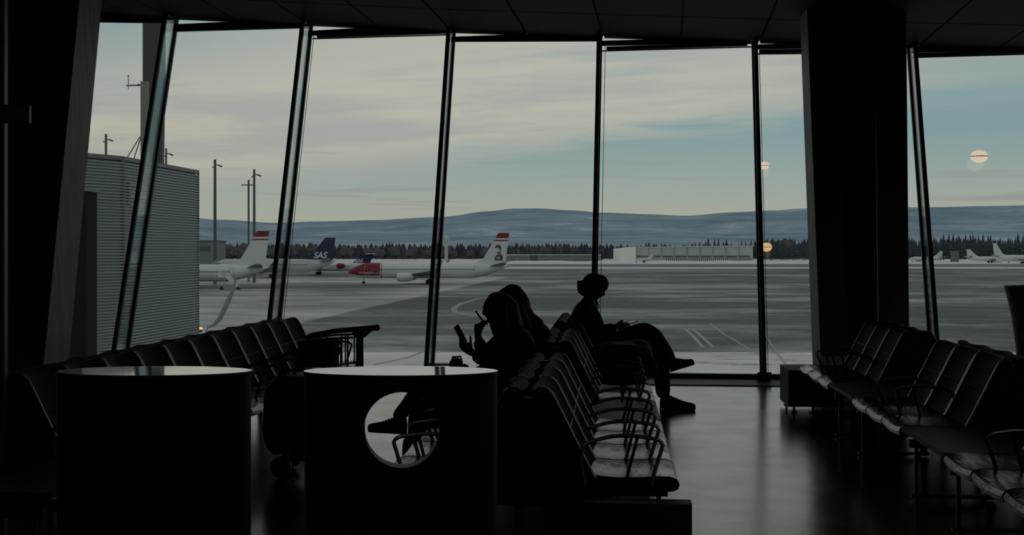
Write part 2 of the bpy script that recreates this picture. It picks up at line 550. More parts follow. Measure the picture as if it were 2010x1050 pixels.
FIN = 0.43
side_word = ['beyond the left edge', 'beside the left column', 'by the corrugated stair tower', 'with the white tailed aircraft', 'with the red nosed aircraft',
             'above the phone reader', 'above the crossed shoe', 'behind the brown column', 'by the flared planter']
for k in range(len(bases) - 1):
    b0, b1, t0, t1 = bases[k], bases[k + 1], tops[k], tops[k + 1]
    root = empty('window_%d' % (k + 1), b0, 0, 'leaning glass bay of the window wall ' + side_word[k], 'window', kind='structure')
    g = MB()
    sh = NRM * 0.01
    q = [b0, b1, t1, t0]
    g.hexa([p - sh for p in q] + [p + sh for p in q])
    g.build('glass_pane', M_glass, root, world=True)
    # glass fin with dark bars on both edges
    inn = -NRM * FIN
    mb = bar(MB(), b0, t0 + LEAN * 0.1, 0.050, 0.05)
    ml = mb.build('mullion', M_black_metal, root, world=True)
    mb = bar(MB(), base_at(b0 + inn) if False else b0 + inn, t0 + inn + LEAN * 0.1, 0.050, 0.05)
    mb.build('inner_bar', M_black_metal, ml, world=True)
    fn = MB()
    s2 = ALONG * 0.008
    q = [b0 + inn * 0.93, b0 + inn * 0.07, t0 + inn * 0.07, t0 + inn * 0.93]
    fn.hexa([p - s2 for p in q] + [p + s2 for p in q])
    fn.build('glass_fin', M_fin, ml, world=True)
    clamp = MB()
    for zz in (0.06, 1.4, 2.9):
        bar(clamp, b0 + inn * 0.5 + LEAN * zz, b0 + inn * 0.5 + LEAN * (zz + 0.05), 0.03, 0.30)
    # slim clamps, base shoe
    sh2 = MB(); bar(sh2, b0 + inn * 0.5, b0 + inn * 0.5 + LEAN * 0.04, 0.16, 0.45)
    sh2.build('base_shoe', M_black_metal, ml, world=True)
    # transom under the soffit
    tp0, bt0, tp1, bt1, lo0, lo1, blind = BAYS.get(k, (30, 42, 22, 40, 0, 0, 0))
    pl = CX + t0.x / t0.y * F; pr = CX + t1.x / t1.y * F
    q = [face(pl, bt0, 0.03), face(pr, bt1, 0.03), face(pr, tp1, 0.03), face(pl, tp0, 0.03)]
    tb = MB(); o1 = NRM * 0.03
    tb.hexa([p - o1 for p in q] + [p + o1 for p in q])
    tb.build('transom', M_black_metal, root, world=True)
    if blind:
        bl = MB()
        a = face(pl + 12, lo0 - 6, 0.07); b = face(pr - 12, lo1 - 6, 0.07)
        bl.tube([a, b], 0.024, 10)
        rb = bl.build('roller_blind', M_blind, root, world=True, smooth=True)
        br_ = MB(); a = face(pl + 3, lo0 - 1, 0.08); b = face(pr - 3, lo1 - 1, 0.08)
        bar(br_, a, b, 0.016, 0.02)
        br_.build('bottom_bar', M_black_metal, rb, world=True)
        cb = MB(); c0 = b0 + ALONG * 0.07 - NRM * 0.06
        cb.tube([c0, t0 + ALONG * 0.07 - NRM * 0.06 - LEAN * 0.12], 0.004, 5)
        cb.build('guide_cable', M_black_metal, rb, world=True)

# sill: pale floor strip along the glass with a dark rail at its foot
a, b = bases[0], bases[-1]
up = MB()
q0 = [a - NRM * 0.86, b - NRM * 0.86, b + NRM * 0.02, a + NRM * 0.02]
up.hexa([p - Vector((0, 0, 0.05)) for p in q0] + [p + Vector((0, 0, 0.012)) for p in q0])
tag(up.build('baseboard_window', M_sill, None), 'pale grey floor strip along the foot of the window wall', 'sill', kind='structure')
rail = MB()
q0 = [a - NRM * 0.05, b - NRM * 0.05, b + NRM * 0.05, a + NRM * 0.05]
rail.hexa([p + Vector((0, 0, 0.012)) for p in q0] + [p + Vector((0, 0, 0.062)) for p in q0])
tag(rail.build('trim_1', M_black_metal, None), 'black rail running along the foot of the window wall', 'rail', kind='structure')
# low dark ledge at the foot of the fourth mullion
lg = MB()
p0 = face(838, 715, 0.15); p1 = face(886, 715, 0.15)
bar(lg, p0, p1, 0.02, 0.2)
tag(lg.build('trim_2', M_black_metal, None), 'short black ledge at the foot of the mullion behind the right counter', 'ledge', kind='structure')

# floor slab of the hall, carried to the facade
fl = MB()
def fpt(x): return FA + FB * x + 0.3
q = [(-9.5, -7, 0), (13.0, -7, 0), (13.0, fpt(13.0), 0), (-9.5, fpt(-9.5), 0)]
fl.hexa([(x, y, -0.35) for x, y, z in q] + q)
tag(fl.build('floor', M_floor, None), 'glossy reddish brown wooden floor of the waiting hall', 'floor', kind='structure')

# ceiling: timber panels between grooves, following the sagging soffit line
ceil_root = empty('ceiling', (0, 5, 5), 0, 'dark timber panelled ceiling sloping down to the right', 'ceiling', kind='structure')
edge = [face(px, py, 0.0) for px, py in CEIL]
DEPTH = 25.0
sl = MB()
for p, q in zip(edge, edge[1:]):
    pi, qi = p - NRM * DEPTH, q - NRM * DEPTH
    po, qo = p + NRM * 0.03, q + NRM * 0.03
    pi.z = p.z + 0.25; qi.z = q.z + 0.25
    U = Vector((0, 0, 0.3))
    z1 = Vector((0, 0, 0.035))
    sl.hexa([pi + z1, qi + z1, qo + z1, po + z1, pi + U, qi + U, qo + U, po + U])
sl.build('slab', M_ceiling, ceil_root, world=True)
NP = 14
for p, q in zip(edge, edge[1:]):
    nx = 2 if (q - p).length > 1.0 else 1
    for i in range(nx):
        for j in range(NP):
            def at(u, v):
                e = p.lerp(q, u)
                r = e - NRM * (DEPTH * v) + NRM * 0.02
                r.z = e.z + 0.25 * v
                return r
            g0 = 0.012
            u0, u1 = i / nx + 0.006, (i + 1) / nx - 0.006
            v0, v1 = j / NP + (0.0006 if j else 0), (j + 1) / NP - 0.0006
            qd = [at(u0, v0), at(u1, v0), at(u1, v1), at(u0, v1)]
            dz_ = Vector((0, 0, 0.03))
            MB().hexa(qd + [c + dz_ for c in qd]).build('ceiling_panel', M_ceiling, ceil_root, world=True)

# side and back walls of the hall (mostly outside the frame)
for nm, c, s, lb in (('wall_left', (-9.6, 4.5, 2.6), (0.2, 24, 5.4), 'dark left wall of the hall'),
                     ('wall_right', (13.1, 3.4, 2.6), (0.2, 22, 5.4), 'dark right wall of the hall'),
                     ('wall_back', (1.75, -7.1, 2.6), (22.9, 0.2, 5.4), 'dark back wall of the hall')):
    tag(MB().box(c, s).build(nm, M_wall, None), lb, 'wall', kind='structure')


# dim warm ceiling lamps of the hall, behind and above the viewpoint
M_lampon = mat('ceiling_lamp_lens', (0.8, 0.75, 0.65), 0.4, emit=(1.0, 0.72, 0.45), es=1.5)
for n_, (lx, ly, lb) in enumerate(((-3.0, 2.2, 'left one of the dim round ceiling lamps over the counters'), (3.2, 2.2, 'right one of the dim round ceiling lamps over the aisle'), (0.4, -2.5, 'rear one of the dim round ceiling lamps behind the counters'))):
    lz = 4.06
    root = empty('ceiling_light', (lx, ly, lz), 0, lb, 'lamp', 'round ceiling lamps of the hall')
    mb = MB(); mb.lathe([(0.17, 0.05), (0.18, 0.0), (0.15, -0.01)], 20); mb.build('housing', M_black_metal, root)
    mb = MB(); mb.lathe([(0.15, -0.012), (0.10, -0.022), (0.01, -0.026)], 20); mb.build('lens', M_lampon, root)
    mb = MB(); mb.tube([(0, 0, 0.05), (0, 0, 0.6)], 0.012, 6); mb.build('stem', M_black_metal, root)
    ld = bpy.data.lights.new('ceiling_light_glow', 'AREA'); ld.shape = 'DISK'; ld.size = 0.3; ld.energy = LAMP_W; ld.color = (1.0, 0.86, 0.70)
    lo_ = bpy.data.objects.new('ceiling_light_glow', ld); link(lo_); lo_.parent = root; lo_.location = (0, 0, -0.04)

# ------------------------------------------------------------------ columns
def leaning_box(lo, hi, d_lo, d_hi, dep):
    """lo/hi = (left px, right px, row) of the front face at bottom and top"""
    P = []
    for (l, r, y), d in ((lo, d_lo), (hi, d_hi)):
        a, b = W(l, y, d), W(r, y, d)
        back = Vector((0.0736, 1, 0)).normalized() * dep
        P.append([a, b, b + back, a + back])
    return P[0] + P[1]

def extend(p8, z0, z1):
    out = [None] * 8
    for i in range(4):
        a, b = p8[i], p8[i + 4]
        k0 = (z0 - a.z) / (b.z - a.z); k1 = (z1 - a.z) / (b.z - a.z)
        out[i] = a.lerp(b, k0); out[i + 4] = a.lerp(b, k1)
    return out

cl = extend(leaning_box((-85, 84, 722), (-12, 152, 30), 13.3, 14.6, 0.62), 0.0, 5.0)
lc = empty('trim_3', (-4.7, 13.4, 0), 0, 'big leaning timber column at the left with a grey window side', 'column', kind='structure')
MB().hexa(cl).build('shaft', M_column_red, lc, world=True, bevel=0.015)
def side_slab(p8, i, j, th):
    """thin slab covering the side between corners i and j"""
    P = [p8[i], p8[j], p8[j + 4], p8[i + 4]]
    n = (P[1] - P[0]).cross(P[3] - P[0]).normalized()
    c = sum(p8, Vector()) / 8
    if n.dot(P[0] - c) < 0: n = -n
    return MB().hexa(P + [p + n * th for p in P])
side_slab(cl, 1, 2, 0.006).build('lit_side_face', M_lit_side, lc, world=True)  # pale slab paints the window light onto this side
bp = extend(cl, 0.0, 0.52)
cen0 = sum(bp[:4], Vector()) / 4; cen1 = sum(bp[4:], Vector()) / 4
MB().hexa([cen0 + (p - cen0) * 1.012 for p in bp[:4]] + [cen1 + (p - cen1) * 1.012 for p in bp[4:]]).build('base_plate', M_plate, lc, world=True)

rc = empty('trim_4', (3.6, 14.3, 0), 0, 'broad brown timber column right of centre with a grey window side', 'column', kind='structure')
RD0, RD1 = 13.9, 15.1
c1 = extend(leaning_box((1613, 1668, 742), (1588, 1640, 95), RD0, RD1, 0.56), 0.0, 4.9)
MB().hexa(c1).build('timber_shaft', M_column_red, rc, world=True, bevel=0.012)
side_slab(c1, 0, 3, 0.006).build('lit_side_face', M_lit_side, rc, world=True)
c2 = extend(leaning_box((1664, 1726, 742), (1634, 1712, 95), RD0 + 0.12, RD1 + 0.12, 0.4), 0.0, 4.9)
MB().hexa(c2).build('recessed_panel', M_counter, rc, world=True)
c3 = extend(leaning_box((1722, 1786, 742), (1716, 1780, 95), RD0, RD1, 0.56), 0.0, 4.9)
MB().hexa(c3).build('timber_shaft', M_column_red, rc, world=True, bevel=0.012)
pp = MB(); pp.tube([W(1722, 742, RD0 - 0.06), W(1713, 40, RD1 - 0.06)], 0.022, 10)
pp.build('pipe', M_chrome, rc, world=True, smooth=True)
bp = extend(c1, 0.0, 0.45)
cen0 = sum(bp[:4], Vector()) / 4; cen1 = sum(bp[4:], Vector()) / 4
MB().hexa([cen0 + (p - cen0) * 1.03 for p in bp[:4]] + [cen1 + (p - cen1) * 1.03 for p in bp[4:]]).build('base_plate', M_plate, rc, world=True)

# steel frame of a glass screen at the left edge
M_post = mat('grey_post', (0.10, 0.11, 0.115), 0.4, 0.3)
fp = empty('screen_post', W(3, 1040, 7.2) * 1.0, 0, 'slim grey steel post with a cross rail at the left edge beside the leaning column', 'post')
fp.location.z = 0
mbp = MB(); p = W(2, 490, 7.2); mbp.box((p.x, p.y, 1.45), (0.055, 0.06, 2.9)); mbp.build('post', M_post, fp, world=True, bevel=0.006)
mbp = MB(); a = W(10, 224, 7.2); mbp.box((a.x + 0.065, a.y, a.z), (0.14, 0.04, 0.10)); mbp.build('cross_rail', M_post, fp, world=True, bevel=0.006)
mbp = MB(); mbp.box((p.x, p.y, 0.006), (0.16, 0.16, 0.012)); mbp.build('foot_plate', M_post, fp, world=True)


# ================================================================== SEATING
PITCH = 0.56
SW = 0.535

def profile_slab(center, th):
    """closed outline of constant thickness round an open centre line of (y, z) points"""
    up, dn = [], []
    n = len(center)
    for i, (y, z) in enumerate(center):
        a = center[max(i - 1, 0)]; b = center[min(i + 1, n - 1)]
        t = Vector((b[0] - a[0], b[1] - a[1])).normalized()
        nn = Vector((-t.y, t.x))
        up.append((y + nn.x * th / 2, z + nn.y * th / 2)); dn.append((y - nn.x * th / 2, z - nn.y * th / 2))
    return up + dn[::-1]

BACK_LINE = [(0.235, 0.435), (0.20, 0.50), (0.15, 0.60), (0.095, 0.71), (0.045, 0.81), (0.024, 0.845), (0.004, 0.862), (-0.022, 0.862), (-0.038, 0.850)]
SEAT_OUT = [(0.20, 0.462), (0.26, 0.452), (0.36, 0.444), (0.46, 0.446), (0.56, 0.452), (0.615, 0.450), (0.648, 0.437), (0.660, 0.413), (0.652, 0.390), (0.628, 0.378),
            (0.56, 0.374), (0.44, 0.372), (0.32, 0.378), (0.22, 0.395), (0.195, 0.425)]

def dish(outline, amp, wid=SW, n=6, top=None):
    """extrude an outline across the seat width; the middle sinks a little, the side edges are rounded"""
    mb = MB(); rings = []
    cy = sum(p[0] for p in outline) / len(outline); cz = sum(p[1] for p in outline) / len(outline)
    xs = [-1, -0.97, -0.8, -0.4, 0, 0.4, 0.8, 0.97, 1]
    for u in xs:
        k = 0.80 if abs(u) == 1 else 1.0
        s = amp * (1 - u * u)
        ring = []
        for (y, z) in outline:
            near = min(outline, key=lambda q: (q[0] - y) ** 2 + (q[1] - z) ** 2)
            ring.append((u * wid / 2, (y - s * top[0]), (z - s * top[1])))
        if k < 1:
            m = Vector((0, sum(p[1] for p in ring) / len(ring), sum(p[2] for p in ring) / len(ring)))
            ring = [(p[0], p[1], p[2]) for p in ring]
        rings.append(ring)
    mb.loft(rings)
    return mb

ME_seat = mesh_of('seat', dish(SEAT_OUT, 0.016, top=(0, 1)), M_leather, smooth=True)
ME_back = mesh_of('backrest', dish(profile_slab(BACK_LINE, 0.034), 0.022, top=(0.9, 0.4)), M_leather_mat, smooth=True)
mb = MB()
mb.tube([(0, y + 0.016, z + 0.006) for y, z in BACK_LINE], 0.0075, 6)
ME_rim = mesh_of('side_rim', mb, M_rim, smooth=True)
mb = MB()
mb.tube([(s_, 0.128 + 0.0 * s_, 0.672) for s_ in (-SW / 2 + 0.02, 0, SW / 2 - 0.02)], 0.004, 5)
ME_seam = mesh_of('seam', mb, M_black_metal)
ARM = [(0.185, 0.50), (0.188, 0.575), (0.205, 0.603), (0.26, 0.625), (0.34, 0.643), (0.43, 0.646), (0.51, 0.637), (0.556, 0.627), (0.577, 0.606), (0.570, 0.575), (0.535, 0.46), (0.52, 0.40)]
def smooth_line(P, k=3):
    out = []
    for i in range(len(P) - 1):
        p0, p1, p2, p3 = (Vector(P[max(i - 1, 0)]), Vector(P[i]), Vector(P[i + 1]), Vector(P[min(i + 2, len(P) - 1)]))
        for j in range(k):
            t = j / k
            q = 0.5 * (2 * p1 + (p2 - p0) * t + (2 * p0 - 5 * p1 + 4 * p2 - p3) * t * t + (3 * p1 - p0 - 3 * p2 + p3) * t ** 3)
            out.append((q.x, q.y))
    return out + [P[-1]]
mb = MB()
mb.tube([(0, y, z) for y, z in smooth_line(ARM)], 0.0098, 8)
mb.tube([(0, 0.185, 0.50), (0, 0.20, 0.40)], 0.0098, 8)
ME_arm = mesh_of('armrest', mb, M_arm, smooth=True)
mb = MB()
mb.tube([(0, 0.40, 0.425), (0, 0.455, 0.637)], 0.008, 6)
ME_armpost = mesh_of('armrest_strut', mb, M_black_metal)
mb = MB(); mb.rbox((0, 0.39, 0.43), (PITCH * 2 - 0.03, 0.52, 0.030), 0.012)
ME_table2 = mesh_of('side_table', mb, M_wood_table)
mb = MB(); mb.rbox((0, 0.39, 0.43), (PITCH - 0.03, 0.52, 0.030), 0.012)
ME_table1 = mesh_of('side_table', mb, M_wood_table)
mb = MB()
mb.box((0, 0.30, 0.345), (0.05, 0.62, 0.05))
mb.box((0, 0.12, 0.175), (0.05, 0.05, 0.34)); mb.box((0, 0.565, 0.175), (0.022, 0.022, 0.34))
mb.box((0, 0.34, 0.02), (0.05, 0.52, 0.018))
ME_leg = mesh_of('leg', mb, M_black_metal)
mb = MB()
mb.prism_axis([(-0.30, 0.30), (0.30, 0.30), (0.305, 0.40), (0.285, 0.47), (0.235, 0.575), (0.185, 0.685), (0.135, 0.785), (0.105, 0.828), (-0.105, 0.828), (-0.135, 0.785), (-0.185, 0.685), (-0.235, 0.575), (-0.285, 0.47), (-0.305, 0.40)], -0.012, 0.012, 'x')
ME_plate = mesh_of('end_plate', mb, M_black_metal)
mb = MB(); mb.lathe([(0.006, 0.02), (0.006, 0.008), (0.022, 0.006), (0.022, 0.0)], 10)
ME_glide = mesh_of('glide', mb, M_chrome)

def bench(label, px, py_, d0, slope, groups, label_group=None, sides=(1, -1), back_off=0.08, end_arms=True):
    """double sided beam bench; local X runs along the row away from the camera, +Y is the left hand side.
    groups: {side: list of 'S' (seat) / 'T' (half of a two-slot table)}"""
    root = empty('bench_seating', (px, d0, 0), math.atan2(1, slope), label, 'bench')
    row = groups[1]; xs_ = 0
    for i_, c in enumerate(row):
        if c == 'S':
            if i_ == 0 or row[i_ - 1] != 'S': inst('end_plate', ME_plate, root, (xs_ * PITCH + 0.03, 0, 0))
            if i_ == len(row) - 1 or row[i_ + 1] != 'S': inst('end_plate', ME_plate, root, ((xs_ + 1) * PITCH - 0.03, 0, 0))
        xs_ += 2 if c == 'T' else 1
    for s in sides:
        row = groups[s]
        rz = 0 if s > 0 else PI
        oy = back_off * s
        n = len(row) + row.count('T')
        row = row.replace('T', 'T.')
        i = 0
        bm_ = MB(); bm_.box((n * PITCH / 2, oy + 0.30 * s, 0.335), (n * PITCH, 0.07, 0.05))
        bm_.build('beam', M_black_metal, root)
        prev = None
        while i < n:
            c = row[i]
            x = (i + 0.5) * PITCH
            if c == 'S':
                st = inst('seat', ME_seat, root, (x, oy, 0), rz)
                bk = inst('backrest', ME_back, root, (x, oy, 0), rz)
                inst('side_rim', ME_rim, bk, (-SW / 2, 0, 0)); inst('side_rim', ME_rim, bk, (SW / 2, 0, 0)); inst('seam', ME_seam, bk)
                if prev != 'S' and end_arms:
                    ar = inst('armrest', ME_arm, root, (x - PITCH / 2 + 0.012, oy, 0), rz); inst('strut', ME_armpost, ar)
                if end_arms or (i + 1 < n and row[i + 1] == 'S'):
                    ar = inst('armrest', ME_arm, root, (x + PITCH / 2, oy, 0), rz); inst('strut', ME_armpost, ar)
                prev = 'S'; i += 1
            elif c == 'T':
                inst('side_table', ME_table2, root, ((i + 1) * PITCH, oy, 0), rz)
                for xx in (i * PITCH + 0.05, (i + 2) * PITCH - 0.05):
                    lg_ = inst('leg', ME_leg, root, (xx, oy, 0), rz)
                    inst('glide', ME_glide, lg_, (0, 0.16, 0)); inst('glide', ME_glide, lg_, (0, 0.55, 0))
                prev = 'T'; i += 2
            elif c == 't':
                inst('side_table', ME_table1, root, (x, oy, 0), rz)
                prev = 'T'; i += 1
            else:
                prev = None; i += 1
        for xx in (0.22, n * PITCH - 0.22):
            lg_ = inst('leg', ME_leg, root, (xx, oy, 0), rz)
            inst('glide', ME_glide, lg_, (0, 0.16, 0)); inst('glide', ME_glide, lg_, (0, 0.55, 0))
    return root

SLP = 0.0736
# centre bench: near end at 6.58 m
CB0 = 6.58
CXB = 0.09 + SLP * (CB0 - 6.8)
centre = bench('double sided black leather bench down the middle, three travellers sitting on it', CXB, 0, CB0, SLP,
               {1: 'SSSSTSSSTSSS', -1: 'SSSSTSSSTSSS'})
# right hand bench along the aisle
RB0 = 5.6
RXB = 2.954
right = bench('double sided black leather bench on the right in front of the broad column', RXB, 0, RB0, SLP,
              {1: 'SSSTSSSTSSS', -1: 'SSSTSSSTSSS'}, end_arms=False)
# left hand bench
LB0 = 6.18
LXB = -2.83
left = bench('long double sided black leather bench on the left behind the counters', LXB, 0, LB0, 0.0805,
             {1: 'TSSSSSSSSSSS', -1: 'TSSSSSSSSSSS'})

def power_box(bench_root, x0, x1, y0, y1, z0, z1):
    mb = MB(); mb.rbox(((x0 + x1) / 2, (y0 + y1) / 2, (z0 + z1) / 2), (x1 - x0, y1 - y0, z1 - z0), 0.015)
    o = mb.build('end_box', M_box, bench_root)
    ft = MB()
    for xx in (x0 + 0.05, x1 - 0.05):
        for yy in (y0 + 0.06, y1 - 0.06):
            ft.lathe([(0.012, z0 + 0.01), (0.012, 0.012), (0.03, 0.008), (0.03, 0.0)], 10, (xx, yy))
    ft.build('box_foot', M_chrome, o)
power_box(centre, -0.32, -0.20, -0.78, -0.10, 0.05, 0.38)
power_box(right, 7.24, 7.9, 0.32, 0.85, 0.05, 0.40)


# ================================================================== COUNTERS (oval drums with a round hand hole)
def counter(pxc, label, hole=True):
    D = 5.25
    c = W(pxc, 490, D); c.z = 0
    root = empty('oval_counter', c, 0, label, 'counter', 'black oval counters in the foreground')
    a, b, H = 0.374, 0.20, 1.08
    ring = [(a * math.cos(2 * PI * k / 64), b * math.sin(2 * PI * k / 64)) for k in range(64)]
    body = MB(); body.prism(ring, 0.02, H - 0.022)
    o = body.build('drum', M_counter, root)
    if not hole:
        hd_ = MB(); hd_.rbox((0.028, -b + 0.0, 0.868), (0.045, 0.02, 0.012), 0.005); hd_.build('glint_bar', M_chrome, root)  # small steel bar added to stand for a glint on the drum
    # hole cutter, widening to the back
    zc = 0.875; xo = 0.02
    cut = MB()
    r0, r1 = 0.142, 0.24
    rr = []
    dirn = Vector((c.x, c.y, 0)).normalized()
    for yy, r in ((-0.32, r0), (-0.10, r0), (0.32, r1)):
        cxx = xo + (yy + 0.2) * dirn.x / dirn.y
        rr.append([(cxx + r * math.cos(2 * PI * k / 40), yy, zc + r * math.sin(2 * PI * k / 40)) for k in range(40)])
    cut.loft(rr)
    co = cut.build('cutter', M_counter, root)
    if not hole: r0 = 0
    md = o.modifiers.new('hole', 'BOOLEAN'); md.object = co; md.operation = 'DIFFERENCE'; md.solver = 'EXACT'
    bpy.context.view_layer.update()
    me = bpy.data.meshes.new_from_object(o.evaluated_get(bpy.context.evaluated_depsgraph_get()))
    o.modifiers.clear()
    if hole: o.data = me
    me = o.data
    bpy.data.objects.remove(co)
    me.shade_smooth()
    try: me.set_sharp_from_angle(angle=math.radians(35))
    except Exception: pass
    tp = MB(); ring2 = [(x * 1.008, y * 1.008) for x, y in ring]; tp.prism(ring2, H - 0.022, H)
    tp.build('counter_top', M_top, root, smooth=True)
    ed = MB(); ring3 = [(x * 1.011, y * 1.011) for x, y in ring]; ed.prism(ring3, H - 0.025, H - 0.003)
    ed.build('edge_band', M_counter, root, smooth=True)
    pl = MB(); pl.prism([(x * 0.94, y * 0.94) for x, y in ring], 0.0, 0.022)
    pl.build('plinth', M_black_metal, root)
    return root

counter(303, 'left one of the two black oval counters, in front of the long left bench', False)
counter(787, 'right one of the two black oval counters, chair arms showing through its round hole')


# ================================================================== LUGGAGE TROLLEY and its load
TD = 9.4
tr = empty('luggage_trolley', (W(660, 900, TD).x, TD, 0), 0, 'dark luggage trolley with a raised push bar between the left bench and right counter', 'trolley')
def TP(px, py, off=0.0): return W(px, py, TD) + Vector((0, off, 0))
mb = MB()
for off in (-0.24, 0.24):
    mb.tube([TP(560, 890, off), TP(700, 890, off), TP(714, 886, off)], 0.016, 8)
for px in (570, 600, 630, 660, 690): mb.tube([TP(px, 889, -0.24), TP(px, 889, 0.24)], 0.010, 6)
mb.build('base_frame', M_black_metal, tr, world=True, smooth=True)
for off in (-0.13, 0.13):
    mb = MB(); mb.tube([TP(709, 886, off), TP(706, 780, off), TP(706, 655, off * 0.6)], 0.016, 8)
    mb.build('upright', M_black_metal, tr, world=True, smooth=True)
mb = MB(); mb.tube([TP(604, 664, -0.05), TP(612, 658, -0.04), TP(655, 650, 0), TP(700, 646, 0), TP(740, 643, 0)], [0.020, 0.019, 0.018, 0.019, 0.021], 10)
ob = mb.build('push_bar', M_black_metal, tr, world=True, smooth=True)
mb = MB(); mb.ball(TP(740, 643), 0.023); mb.build('grip_end', M_black_metal, ob, world=True, smooth=True)
mb = MB()
mb.hexa([TP(697, 662, -0.03), TP(716, 662, -0.03), TP(716, 662, 0.03), TP(697, 662, 0.03), TP(690, 648, -0.03), TP(742, 640, -0.03), TP(742, 640, 0.03), TP(690, 648, 0.03)])
mb.build('bracket', M_black_metal, tr, world=True)
mb = MB()
for off in (-0.2, 0.2):
    mb.tube([TP(598, 668, off), TP(650, 661, off), TP(700, 659, off)], 0.008, 6)
    mb.tube([TP(598, 668, off), TP(600, 720, off), TP(650, 722, off), TP(697, 715, off)], 0.008, 6)
    for k, px in enumerate((664, 671, 676, 689)):
        mb.tube([TP(px, 661, off), TP(px, 719, off)], 0.0055, 5)
for px in (610, 640, 664, 680, 697): mb.tube([TP(px, 720, -0.2), TP(px, 718, 0.2)], 0.006, 5)
mb.build('basket', M_black_metal, tr, world=True)
mb = MB()
for px, off in ((562, -0.22), (562, 0.22), (704, -0.22), (704, 0.22)):
    c = TP(px, 906, off)
    rings = [[(c.x + r * math.cos(2 * PI * k / 14), c.y + yy, 0.072 + r * math.sin(2 * PI * k / 14)) for k in range(14)] for yy, r in ((-0.022, 0.055), (-0.016, 0.072), (0.016, 0.072), (0.022, 0.055))]
    wm = MB(); wm.loft(rings); wm.build('wheel', M_black_metal, tr, world=True, smooth=True)

M_fabric_dark = mat('dark_bag_fabric', (0.010, 0.010, 0.012), 0.85, 0, 0.2, var=0.4, vscale=20)
def soft_box(c, s, seed, amp, k=5, power=3.5):
    """bulging, slightly lumpy bag shape"""
    bm = bmesh.new()
    bmesh.ops.create_cube(bm, size=2.0)
    bmesh.ops.subdivide_edges(bm, edges=bm.edges[:], cuts=k, use_grid_fill=True)
    for v in bm.verts:
        p = v.co.copy()
        L = (abs(p.x) ** power + abs(p.y) ** power + abs(p.z) ** power) ** (1 / power)
        p = p / L
        nn = mnoise.noise(p * 1.7 + Vector((seed, seed * 2.3, 0)))
        p *= 1 + amp * nn
        v.co = Vector((c[0] + p.x * s[0] / 2, c[1] + p.y * s[1] / 2, c[2] + p.z * s[2] / 2))
    mb = MB(); bm.verts.ensure_lookup_table()
    mb.add([v.co.copy() for v in bm.verts], [tuple(v.index for v in f.verts) for f in bm.faces])
    bm.free()
    return mb
# big black holdall standing on the trolley
bl_, br_ = W(532, 890, TD), W(660, 890, TD)
bag = empty('travel_bag', ((bl_.x + br_.x) / 2 - 0.04, TD, 0.145), 0, 'bulky black travel bag loaded low on the luggage trolley', 'bag')
soft_box((-0.02, 0, 0.26), (0.42, 0.40, 0.54), 3.1, 0.10).build('bag_body', M_fabric_dark, bag, smooth=True)
mb = MB(); mb.tube([(-0.13, -0.05, 0.50), (-0.10, -0.05, 0.57), (0.06, -0.05, 0.57), (0.09, -0.05, 0.50)], 0.012, 7); mb.build('carry_handle', M_black_metal, bag, smooth=True)
mb = MB(); mb.tube([(-0.20, -0.20, 0.36), (0.0, -0.212, 0.37), (0.16, -0.20, 0.36)], 0.006, 5); mb.build('zip', M_black_metal, bag)
# upright case in the basket
a_, b_ = W(590, 718, TD), W(661, 666, TD)
case = empty('cabin_case', ((a_.x + b_.x) / 2, TD, a_.z), 0, 'black box-shaped cabin case standing in the trolley basket', 'suitcase')
mb = MB(); mb.rbox((0, 0, (b_.z - a_.z) / 2), (b_.x - a_.x, 0.30, b_.z - a_.z), 0.03, 3); mb.build('shell', M_fabric_dark, case, bevel=0.012)
mb = MB(); mb.tube([(-0.06, 0, b_.z - a_.z), (-0.055, 0, b_.z - a_.z + 0.028), (0.055, 0, b_.z - a_.z + 0.028), (0.06, 0, b_.z - a_.z)], 0.008, 6); mb.build('handle', M_black_metal, case, smooth=True)

# dark jacket heaped on the side table beside the crossed-legged traveller
M_jacket = mat('dark_jacket', (0.012, 0.011, 0.012), 0.7, 0, 0.3, var=0.5, vscale=14)
jd = 12.1
jk = empty('jacket', W(1222, 700, jd), 0, 'dark padded jacket heaped on the bench beside the traveller with crossed legs', 'jacket')
jk.location.z = 0.447
p0 = W(1160, 712, jd); p1 = W(1276, 655, jd)
soft_box((0, 0, 0.14), (p1.x - p0.x, 0.62, 0.30), 8.2, 0.22, 7, 2.6).build('jacket_body', M_jacket, jk, smooth=True)
soft_box((0.19, -0.16, 0.06), (0.22, 0.16, 0.12), 4.4, 0.25, 4, 2.4).build('sleeve', M_jacket, jk, smooth=True)

# small dark red bag on the centre bench's first side table
M_red_bag = mat('dark_red_bag', (0.20, 0.055, 0.04), 0.7)
rd = 9.45
rb = empty('handbag', W(897, 760, rd), 0, 'small dark red handbag standing behind the right counter beside the phone reader', 'bag')
rb.location.z = 0.445
h = W(897, 701, rd).z - 0.445
soft_box((-0.005, 0, h * 0.485), (0.10, 0.12, h * 0.97), 1.7, 0.10, 4, 6).build('pouch', M_red_bag, rb, smooth=True)
soft_box((0.062, 0, h * 0.43), (0.06, 0.11, h * 0.86), 3.7, 0.10, 4, 4).build('side_pocket', M_red_bag, rb, smooth=True)
mb = MB(); mb.tube([(-0.035, 0, h * 0.9), (-0.03, 0, h + 0.002), (0.025, 0, h + 0.004), (0.035, 0, h * 0.9)], 0.008, 6); mb.build('strap', M_red_bag, rb, smooth=True)

